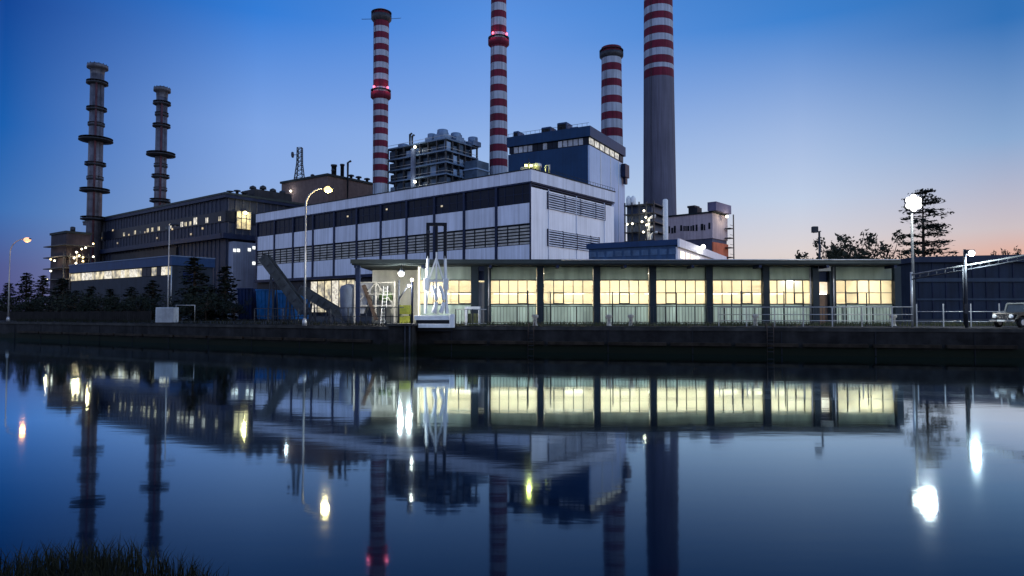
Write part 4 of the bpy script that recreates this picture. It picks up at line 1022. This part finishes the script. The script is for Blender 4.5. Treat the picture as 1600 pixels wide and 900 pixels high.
skip('bright blue skip partly hidden by the sloping conveyor',433,462,93,457,M_blue)
def conveyor(label,p,q,d,w,hh):
    A=at(p[0],p[1],d); B=at(q[0],q[1],d)
    t=thing('conveyor',label,'conveyor',(B.x,d,GZ)); a=Vector((A.x-B.x,0,A.z-GZ)); b=Vector((0,0,max(.5,B.z-GZ)))
    u=(b-a).normalized(); n=Vector((-u.z,0,u.x)); n=n if n.z>0 else -n
    mb=MB()
    for y in (-w/2,w/2): mb.bar(a+Vector((0,y,0)),b+Vector((0,y,0)),.14,hh)
    mb.build('side_frame',mat('conveyor_frame',(.05,.058,.065),.6,.3,1.2,streak=.3),t)
    mb=MB(); m1=Vector((0,0,hh*.3)); mb.rings([[a+m1+Vector((0,-w/2+.1,0)),a+m1+Vector((0,w/2-.1,0)),a+m1+n*.12+Vector((0,w/2-.1,0)),a+m1+n*.12+Vector((0,-w/2+.1,0))],[b+m1+Vector((0,-w/2+.1,0)),b+m1+Vector((0,w/2-.1,0)),b+m1+n*.12+Vector((0,w/2-.1,0)),b+m1+n*.12+Vector((0,-w/2+.1,0))]],0,True,False); mb.build('belt',M_tyre,t)
    mb=MB()
    for i in range(9):
        c=a+(b-a)*(i/8)
        if c.z>1.2:
            pass
        mb.bar(c+Vector((0,-w/2-.1,-hh*.3)),c+(b-a)*.06+Vector((0,-w/2-.1,hh*.35)),.09)
    mb.build('brace',M_dsteel,t)
    for q_ in (.22,.62):
        c=a+(b-a)*q_; mb=MB()
        for y in (-w/2,w/2): mb.bar((c.x-.4,y,0),(c.x,y,c.z),.16); mb.bar((c.x+.4,y,0),(c.x,y,c.z),.12)
        mb.build('leg',M_dsteel,t)
    mb=MB(); mb.tube([b+Vector((0,-w/2-.15,.1)),b+Vector((0,w/2+.15,.1))],.35,12); mb.build('drum',M_dsteel,t)
conveyor('longer dark conveyor sloping down from the white hall front to the quay',(413,402),(478,489),88,1.6,1.15)
conveyor('shorter dark conveyor sloping down to the screening machine',(470,452),(543,500),80,1.5,1.0)
P=at(556,490,66)
t=thing('screening_machine','tangle of hoppers, chutes and ladders under the open bay beside the conveyors','machine',(P.x,66,GZ))
zz_=lambda py: at(556,py,66).z-GZ
mb=MB(); mb.lathe([(.5,.2),(.9,1.2),(.95,zz_(452)),(.8,zz_(447)),(.3,zz_(444))],18,0,-.6,0); mb.build('silo',mat('silo_paint',(.10,.13,.19),.5,.2,1,streak=.3),t)
mb=MB(); mb.prism([(.2,zz_(442)),(1.8,zz_(442)),(1.3,zz_(470)),(.9,zz_(490)),(.5,zz_(490)),(.6,zz_(470))],-.6,.8); mb.build('hopper',M_steel,t)
mb=MB(); mb.bar((.9,-.8,zz_(446)),(2.2,-.9,.4),.45,.3); mb.build('chute',mat('rusty_chute',(.07,.05,.04),.8,.4,1.5),t)
mb=MB()
for x in (.1,2.1,3.9): 
    for y in (-.9,1.2): mb.box(x-.07,x+.07,y-.07,y+.07,0,zz_(440))
for py in (442,460,478): mb.bar((.1,-.9,zz_(py)),(3.9,-.9,zz_(py)),.09)
mb.bar((.1,-.9,zz_(478)),(2.1,-.9,zz_(442)),.07); mb.bar((3.9,-.9,zz_(478)),(2.1,-.9,zz_(442)),.07)
mb.build('frame',mat('pale_frame',(.45,.44,.40),.6,.3,1.5,streak=.3),t)
mb=MB(); mb.box(.2,3.8,-.85,1.1,zz_(479)+.06,zz_(479)+.14); mb.build('deck',M_steel,t)
mb=MB()
for s_ in (2.6,3.0): mb.bar((s_,-1.05,0),(s_+.25,-1.0,zz_(448)),.06)
for i in range(11): q=i/11; mb.bar((2.6+.25*q,-1.03,zz_(448)*q+.15),(3.0+.25*q,-1.03,zz_(448)*q+.15),.04)
mb.build('ladder',M_wsteel,t)
mb=MB(); mb.bevbox(2.2,3.4,.1,1.0,.6+zz_(479),zz_(462)+.3,.08); mb.build('motor_box',mat('machine_green',(.10,.16,.07),.6,.3,1.5),t)
t=thing('green_cabinet','yellow green cabinet on legs beside the bay post','cabinet',(Xp(632,60),60.5,GZ))
mb=MB(); mb.bevbox(-.47,.47,-.4,.4,.95,1.75,.04); mb.build('upper_box',M_green,t)
mb=MB(); mb.bevbox(-.47,.47,-.4,.4,.1,.8,.04); mb.build('lower_box',M_green,t)
mb=MB(); mb.box(-.4,.4,-.42,-.402,1.1,1.6); mb.build('front_panel',mat('cabinet_panel',(.3,.33,.05),.5,.3,2),t)
mb=MB(); 
for x in (-.42,.42): mb.box(x-.05,x+.05,-.36,.36,0,.95)
mb.build('leg',M_dsteel,t)
# white cabinet on the left quay
P=at(265,488,71); t=thing('white_cabinet','white slatted cabinet standing on the left quay at the foot of the thin lamp post','cabinet',(P.x,70.5,GZ),R(-8))
mb=MB(); mb.bevbox(-1.05,1.05,-.4,.4,.1,1.65,.04); mb.build('cabinet_body',mat('dull_white',(.34,.38,.42),.5,.15,2,streak=.3),t)
mb=MB()
for k in range(9): mb.box(-.98,.98,-.44,-.402,.25+k*.15,.34+k*.15)
mb.build('slat',MATS['dull_white'],t)
mb=MB(); mb.box(-1.1,1.1,-.36,.36,-.02,.098); mb.build('plinth',M_conc,t)
t=thing('goal_frame','thin pale pipe frame beside the white cabinet','frame',(Xp(290,73),73,GZ))
mb=MB(); mb.tube([(-1,0,0),(-1,0,1.9),(1.0,0,1.9),(1.0,0,0)],.05,6); mb.build('pipe_frame',M_steel,t)
# white kiosk by the door, bollards
t=thing('white_kiosk','small white open box stand left of the workshop door','stand',(Xp(740,58.5),58.8,GZ))
mb=MB(); mb.bevbox(-.75,-.5,-.4,.4,0,1.6,.03); mb.bevbox(-.5,.55,-.4,.4,1.35,1.6,.03); mb.bevbox(.40,.55,-.4,.4,0,1.35,.03); mb.build('shell',M_wsteel,t)
mb=MB(); mb.bevbox(-.48,.38,-.2,.38,.05,1.0,.05); mb.build('inner_box',mat('olive_box',(.12,.13,.06),.7,.3,2),t)
proto=None
for i,(px,lab) in enumerate(((836,'nearest the door'),(951,'second from the door'),(985,'third from the door'),(1176,'fourth from the door'),(1385,'farthest from the door'))):
    x=Xp(px,54.5)
    if proto is None:
        proto=thing('mooring_bollard','','bollard',(x,54.6,GZ),group='mooring bollards on the workshop quay')
        mb=MB(); mb.lathe([(.24,0),(.2,.1),(.15,.25),(.15,.62),(.26,.72),(.27,.84),(.18,.92)],16); mb.build('bollard_body',mat('worn_white',(.4,.38,.33),.7,.4,3),proto)
        mb=MB(); mb.lathe([(.36,-.01),(.36,.03),(.25,.04)],16); mb.build('base_plate',M_dsteel,proto); o=proto
    else: o=dup(proto,(x,54.6-(px-836)/1067*2.0,GZ))
    o['label']=f'worn pale mooring bollard on the quay, {lab}'

# ------------------------------------------------------------------ parked off-roader at the right edge
P=at(1608,490,48.6)
car=thing('parked_car','old silver off-road car with round headlights cut by the right edge','car',(P.x,49.4,GZ),R(-158))
# local: +x forward
def carbox(mb,prof,y0,y1,m=0): mb.prism(prof,y0,y1,m)
mb=MB(); carbox(mb,[(-1.95,.45),(1.8,.45),(1.95,.55),(1.95,.98),(1.85,1.06),(.62,1.12),(-1.95,1.12)],-.72,.72); mb.build('body',M_carpaint,car)
for s_ in (-1,1):
    mb=MB(); mb.prism([(.75,.6),(.85,.92),(1.25,1.0),(1.7,.92),(1.9,.62),(1.75,.6),(1.6,.82),(1.25,.88),(.95,.8)],.72*s_,.88*s_); mb.build('fender',M_carpaint,car)
mb=MB(); mb.prism([(.60,1.12),(.35,1.68),(-1.85,1.70),(-1.93,1.12)],-.68,.68); mb.build('cabin',mat('car_glass',(.02,.025,.03),.1,.2,2,spec=.6),car)
mb=MB(); mb.bevbox(-1.9,.42,-.72,.72,1.68,1.78,.04)
for s_ in (-.7,.7): mb.bar((.62,s_,1.1),(.38,s_,1.70),.08); mb.bar((-.6,s_,1.1),(-.6,s_,1.70),.08); mb.bar((-1.9,s_,1.1),(-1.86,s_,1.70),.09)
mb.build('roof',mat('white_car_roof',(.13,.14,.14),.4,.1,2),car)
mb=MB(); mb.box(1.952,1.99,-.4,.4,.58,.95)
for k in range(7): y=-.33+.11*k; mb.box(1.99,2.02,y-.015,y+.015,.6,.93,1)
mb.build('grille',[M_void,M_chrome],car)
for s_ in (-.56,.56):
    mb=MB(); mb.rings([[(x,s_+r*math.cos(a),.80+r*math.sin(a)) for a in [math.tau*i/16 for i in range(16)]] for x,r in ((1.93,.15),(2.02,.15),(2.06,.10))]); mb.build('headlight',mat('headlight_glass',(.75,.76,.74),.15,.05,3),car)
mb=MB(); mb.bevbox(2.05,2.2,-.85,.85,.42,.56,.03); mb.build('bumper',M_chrome,car)
mb=MB(); mb.box(2.202,2.22,-.26,.26,.44,.55); mb.build('number_plate',mat('plate_white',(.75,.75,.7),.5,.05,3),car)
for x in (1.25,-1.3):
    for s_ in (-.78,.78):
        mb=MB(); mb.rings([[(x+r*math.cos(a),s_+y,.37+r*math.sin(a)) for a in [math.tau*i/20 for i in range(20)]] for y,r in ((-.12,.30),(-.10,.37),(.10,.37),(.12,.30))]); w=mb.build('wheel',M_tyre,car)
        mb=MB(); mb.rings([[(x+r*math.cos(a),s_+y,.37+r*math.sin(a)) for a in [math.tau*i/16 for i in range(16)]] for y,r in ((-.135,.18),(-.12,.21),(.12,.21),(.135,.18))]); mb.build('rim',M_steel,w)

# ------------------------------------------------------------------ trees
def leafquad(mb,p,s,rnd,flat=.0):
    n=Vector((rnd.gauss(0,1),rnd.gauss(0,1),rnd.gauss(0,1)+flat*3)).normalized(); a=n.orthogonal().normalized(); a.rotate(Matrix.Rotation(rnd.uniform(0,6.28),3,n)); b=n.cross(a)
    k=len(mb.v); w=s*rnd.uniform(.25,.5); l=s*rnd.uniform(.6,1.2)
    mb.v+= [tuple(p-a*l),tuple(p+b*w),tuple(p+a*l),tuple(p-b*w)]; mb.f.append((k,k+1,k+2,k+3)); mb.m.append(0); mb.sm.append(False)
def conifer_mesh(h,r,seed,dens=1.0,tiers=16,bare=.12,gap=.0,up=-.25,leaf=.3):
    rnd=random.Random(seed); tr=MB(); cr=MB()
    tr.tube([(0,0,0),(.02*h*rnd.uniform(-.3,.3),0,h*.5),(0,0,h*.98)],h*.018,8,r1=.03)
    for t_ in range(tiers):
        q=bare+(1-bare)*(t_/tiers)**.95; z=h*q; rr=r*(1-q)**.85*rnd.uniform(.75,1.12)+.08*r
        nb=rnd.randint(5,8)
        for b in range(nb):
            if rnd.random()<gap: continue
            a=rnd.uniform(0,math.tau); L=rr*rnd.uniform(.7,1.12); zz_=z+rnd.uniform(-.02,.02)*h
            e=Vector((L*math.cos(a),L*math.sin(a),zz_+L*up)); s=Vector((0,0,zz_))
            tr.tube([s,(s+e)/2+Vector((0,0,L*.06)),e],.012*h*.4,4,r1=.01)
            for i in range(int(26*dens*max(.3,L/r))):
                u=rnd.uniform(.15,1)**.8; wd=L*.24*(1.1-u)+.04*r
                p=s.lerp(e,u)+Vector((rnd.gauss(0,wd),rnd.gauss(0,wd),rnd.gauss(0,wd*.22)+L*.03*(1-u)))
                leafquad(cr,p,leaf*rnd.uniform(.6,1.2),rnd,.6)
    return tr,cr
def place(tr,cr,name,label,x,y,group,mc,z=GZ,cat='tree'):
    t=thing(name,label,cat,(x,y,z),group=group)
    tr.build('trunk',M_bark,t,fix=False); cr.build('crown',mc,t,fix=False); return t
tr,cr=conifer_mesh(19,6.4,3,5.4,13,.15,.04,.10,.30)
P=at(1446,490,165); h=at(1446,290,165).z-GZ
hs=h/19
t=place(tr,cr,'cedar_tree','tall dark cedar with flat layered branches behind the floodlight mast',P.x,165,None,M_cedar); t.scale=(hs*1.25,hs*1.25,hs)
SG='dark spruces along the left quay'
sp=[place(*conifer_mesh(9,2.0,s_,1.3,18,.05,.0,-.35,.26),'spruce_tree','',0,0,SG,M_spruce) for s_ in (11,12,13)]
spots=[(40,424,108,1.0,'pointed spruce nearest the orange lamp at far left'),(66,428,112,1.0,'narrow spruce left of the lit process plant'),(96,432,112,1.2,'bushy spruce standing before the process plant lamps'),
 (142,446,104,1.4,'low broad spruce under the left end of the lit window strip'),(172,450,108,1.4,'low spruce under the middle of the lit window strip'),(205,446,110,1.4,'broad spruce under the right half of the lit window strip'),
 (238,436,104,1.3,'spruce just left of the thin unlit lamp post'),(303,399,98,1.15,'tallest spruce, before the side of the blue shed'),(352,412,98,1.1,'tall spruce left of the blue skips'),(330,446,100,1.3,'short spruce between the two tall ones'),(12,440,112,1.2,'spruce at the very left edge behind the lamp post'),(118,452,100,1.4,'short bushy spruce in the dark left of the strip windows')]
for i,(px,py,d,w,lab) in enumerate(spots):
    P=at(px,490,d); h=at(px,py,d).z-GZ; src=sp[i%3]
    if i<3: o=src; o.location=(P.x,d,GZ)
    else: o=dup(src,(P.x,d,GZ))
    s_=h/9; o.scale=(s_*w*1.7,s_*w*1.7,s_); o.rotation_euler=(0,0,i*1.7); o['label']=lab
def broad(h,r,seed,n=900,leaf=.4,bare=.3):
    rnd=random.Random(seed); tr=MB(); cr=MB(); tr.tube([(0,0,0),(.1,.1,h*.35),(0,0,h*.6)],h*.03,8,r1=h*.012)
    cl=[]
    for i in range(15):
        a=rnd.uniform(0,math.tau); q=rnd.uniform(.3,1); e=Vector((r*q*math.cos(a),r*q*math.sin(a),h*rnd.uniform(.35,.97)*(1-.12*q)))
        tr.tube([(0,0,h*rnd.uniform(.2,.5)),tuple(e*.6+Vector((0,0,h*.12))),tuple(e)],h*.012,5,r1=.02); cl.append((e,r*rnd.uniform(.18,.42)))
    for i in range(n):
        c,rr=rnd.choice(cl); v=Vector((rnd.gauss(0,1),rnd.gauss(0,1),rnd.gauss(0,.8))).normalized()*rr*rnd.random()**.4
        leafquad(cr,c+v,leaf*rnd.uniform(.5,1.2),rnd)
    return tr,cr
BG='round trees behind the workshop roof'
bt=[place(*broad(10,4.4,s_,1150,.34),'broadleaf_tree','',0,0,BG,M_leaf) for s_ in (31,32,33)]
for i,(px,py,d,w,lab) in enumerate(((1304,353,150,1.0,'leafy round tree just right of the unlit floodlight pole'),(1343,351,155,1.0,'loose round tree in the middle of the row behind the workshop roof'),(1381,352,150,1.0,'round tree just left of the tall cedar'),(1325,372,160,1.2,'low bushy tree between the round trees behind the workshop'),(1362,372,160,1.2,'low bushy tree in the gap left of the cedar side'),(1408,378,158,1.1,'low tree directly under the floodlight cluster'),(1567,379,190,.8,'left one of two small round treetops above the warehouse roof'),(1583,378,190,.75,'right one of two small round treetops above the warehouse roof'))):
    P=at(px,490,d); h=at(px,py,d).z-GZ; src=bt[i%3]
    if i<3: o=src; o.location=(P.x,d,GZ)
    else: o=dup(src,(P.x,d,GZ))
    s_=h/10; ww=w*.8 if i<6 else w*.55
    o.scale=(s_*ww,s_*ww,s_); o.rotation_euler=(0,0,i*2.1); o['label']=lab
    if i>=6: o['group']='treetops above the warehouse'
SH='dark shrubs behind the plank fence'
sh=[place(*broad(4,3.0,s_,1100,.26),'dark_shrub','',0,0,SH,M_spruce,cat='shrub') for s_ in (41,42)]
for i,(px,py,d,lab) in enumerate(((22,468,100,'dark shrub at the far left, under the orange street lamp'),(58,470,100,'dark shrub between the two leftmost spruces'),(90,466,98,'dark shrub below the process plant lamps'),(128,463,96,'dark shrub below the left end of the blue shed'),
    (160,468,96,'dark shrub under the left third of the lit strip windows'),(192,464,95,'dark shrub under the middle of the blue shed'),(224,468,95,'dark shrub left of the white cabinet'),(282,466,94,'dark shrub just right of the white cabinet'),(322,462,93,'dark shrub at the feet of the two tall spruces'),(366,470,92,'dark shrub touching the darkest blue skip'))):
    P=at(px,490,d); h=at(px,py,d).z-GZ; src=sh[i%2]
    if i<2: o=src; o.location=(P.x,d,GZ)
    else: o=dup(src,(P.x,d,GZ))
    o.scale=(h/4*1.35,h/4*.9,h/4*1.2); o.rotation_euler=(0,0,i*1.3); o['label']=lab
# quay grass tufts, hedge-like weeds
mb=MB(); rnd=random.Random(1)
def fq():
    while True:
        px=random.uniform(660,1660); d=random.uniform(53.2,59.5); x=Xp(px,d)
        yq=55.2+(x+7.75)*(-9.2/42.25)
        if d>yq+.5 and noise.noise(Vector((x*.45,d*.5,1)))+.15*random.random()>-.05: return x,d,GZ
blades(mb,5200,fq,.12,.5,.02)
tag(mb.build('quay_grass',M_tuft,fix=False),'ragged grass and weeds growing along the workshop quay','grass',kind='stuff')
mb=MB()
def fl():
    q=random.random(); x=-64+56*q+random.uniform(.3,1.2); y=86-32.4*q+random.uniform(.6,2.2); return x,y,GZ
blades(mb,2600,fl,.15,.6,.02)
tag(mb.build('quay_weeds',M_grass,fix=False),'dark weeds along the left quay edge','grass',kind='stuff')
# far tree line
mb=MB(); rnd=random.Random(6)
for i in range(5200):
    x=rnd.uniform(-900,900); y=rnd.uniform(620,680); top=11+6*noise.noise(Vector((x*.02,0,0)))+3*noise.noise(Vector((x*.1,4,0)))
    leafquad(mb,Vector((x,y,GZ+top*rnd.random()**.6)),2.2,rnd)
tag(mb.build('far_treeline',M_leaf,fix=False),'dark far-off line of trees along the horizon','trees',kind='stuff')

# ------------------------------------------------------------------ sky, sun, camera
w=bpy.data.worlds.new('World'); sc.world=w; w.use_nodes=True; nt=w.node_tree; N=nt.nodes; LK=nt.links
bg=N['Background']
sky=N.new('ShaderNodeTexSky'); sky.sky_type='NISHITA'; sky.sun_disc=False
sky.sun_elevation=R(-1); sky.sun_rotation=R(48); sky.ozone_density=4; sky.dust_density=1; sky.air_density=1
tc=N.new('ShaderNodeTexCoord'); sep=N.new('ShaderNodeSeparateXYZ'); LK.new(tc.outputs['Generated'],sep.inputs[0])
def ramp(stops):
    r=N.new('ShaderNodeValToRGB'); e=r.color_ramp.elements
    r.color_ramp.interpolation='LINEAR'; e[0].position=stops[0][0]; e[0].color=(*stops[0][1],1); e[1].position=stops[-1][0]; e[1].color=(*stops[-1][1],1)
    for p,c in stops[1:-1]:
        k=e.new(p); k.color=(*c,1)
    LK.new(sep.outputs['Z'],r.inputs[0]); return r
# twilight colour: one ramp of heights per compass bearing, blended round the horizon
def s2l(c): return tuple(((v/255+.055)/1.055)**2.4 if v/255>.04045 else v/255/12.92 for v in c)
def col(stops): return ramp([(math.sin(R(el)), c) for el, c in stops])
ZEN=[(40,(.018,.07,.24)),(90,(.006,.03,.13))]
def seen(stops): return col([(el, tuple(max(.0004, a-.25*b) for a,b in zip(s2l(c),n))) for el,c,n in stops]+ZEN)
BEH=col([(0,(.55,.58,.75)),(12,(.60,.72,1.05)),(25,(.50,.66,1.10)),(50,(.15,.32,.72)),(90,(.006,.03,.13))])  # unseen sky behind the camera, brightened to light the facades
TOW=col([(0,(1.3,1.1,1.0)),(8,(1.4,1.4,1.5)),(22,(1.1,1.4,1.95)),(50,(.28,.6,1.2)),(90,(.006,.03,.13))])  # out-of-view sky to the right, brightened to light the hall's end wall
LF =seen([(0,(84,90,140),(.05,.08,.12)),(3.2,(78,93,150),(.055,.09,.14)),(7,(62,112,180),(.054,.095,.178)),(12.6,(28,95,175),(.036,.09,.24)),(20.5,(3,70,150),(.026,.073,.234))])
ML =seen([(0,(165,168,200),(.06,.1,.2)),(6,(150,175,216),(.05,.11,.24)),(10.7,(137,170,226),(.044,.11,.276)),(14.5,(127,165,228),(.037,.10,.293)),(22.8,(53,125,215),(.026,.078,.26))])
CE =seen([(0,(212,200,200),(.08,.15,.2)),(5,(196,200,216),(.07,.15,.26)),(9.7,(170,195,228),(.06,.14,.33)),(17.5,(126,165,228),(.038,.115,.35)),(24,(90,146,225),(.032,.0985,.33))])
RR =seen([(0,(228,200,180),(.22,.25,.25)),(5,(221,211,210),(.196,.274,.347)),(8.9,(191,206,230),(.10,.24,.535)),(13.8,(160,185,226),(.08,.206,.558)),(22,(63,130,208),(.0475,.137,.4465))])
RT =seen([(0,(236,160,125),(.4,.3,.2)),(4.3,(222,180,168),(.34,.33,.38)),(5.8,(204,192,196),(.25,.32,.49)),(11.8,(139,170,210),(.12,.245,.61)),(19.5,(51,114,184),(.07,.1675,.494))])
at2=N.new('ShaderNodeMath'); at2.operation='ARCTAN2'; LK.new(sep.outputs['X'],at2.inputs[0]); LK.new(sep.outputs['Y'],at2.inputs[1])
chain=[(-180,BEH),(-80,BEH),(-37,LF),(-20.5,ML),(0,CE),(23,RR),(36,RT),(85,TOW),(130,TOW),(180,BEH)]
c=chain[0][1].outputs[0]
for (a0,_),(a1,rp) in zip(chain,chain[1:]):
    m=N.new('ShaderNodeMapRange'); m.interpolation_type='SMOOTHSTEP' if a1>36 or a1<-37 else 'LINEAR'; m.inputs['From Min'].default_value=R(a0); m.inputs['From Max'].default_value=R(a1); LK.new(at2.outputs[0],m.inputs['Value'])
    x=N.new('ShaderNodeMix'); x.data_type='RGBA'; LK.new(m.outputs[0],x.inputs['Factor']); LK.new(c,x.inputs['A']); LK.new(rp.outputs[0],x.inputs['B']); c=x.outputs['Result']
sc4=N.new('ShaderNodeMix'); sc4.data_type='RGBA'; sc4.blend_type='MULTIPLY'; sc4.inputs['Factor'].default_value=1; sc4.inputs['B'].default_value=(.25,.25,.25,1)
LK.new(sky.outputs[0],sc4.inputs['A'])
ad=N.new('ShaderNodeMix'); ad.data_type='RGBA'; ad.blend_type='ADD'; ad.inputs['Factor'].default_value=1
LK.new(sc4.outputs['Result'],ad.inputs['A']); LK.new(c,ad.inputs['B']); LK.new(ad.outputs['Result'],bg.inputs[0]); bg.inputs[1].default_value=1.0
sun=bpy.data.lights.new('sun','SUN'); sun.energy=.25; sun.angle=R(12); sun.color=(1,.55,.35)
so=bpy.data.objects.new('sun',sun); COL.objects.link(so); so.rotation_euler=(R(87),0,R(180-48)); so.location=(60,30,80)
cam=bpy.data.objects.new('camera',bpy.data.cameras.new('camera')); COL.objects.link(cam); sc.camera=cam
cam.location=CAM; cam.rotation_euler=(math.pi/2+PITCH,0,0); cam.data.sensor_width=36; cam.data.lens=F/1600*36; cam.data.clip_end=8000; cam.data.clip_start=.1
sc.render.engine='CYCLES'; cy=sc.cycles
cy.use_denoising=True; cy.denoiser='OPENIMAGEDENOISE'; cy.max_bounces=6; cy.diffuse_bounces=3; cy.glossy_bounces=3; cy.transparent_max_bounces=8
cy.sample_clamp_indirect=6; cy.caustics_reflective=False; cy.caustics_refractive=False; cy.use_light_tree=True
sc.view_settings.view_transform='Standard'; sc.view_settings.look='None'; sc.view_settings.exposure=0; sc.view_settings.gamma=1
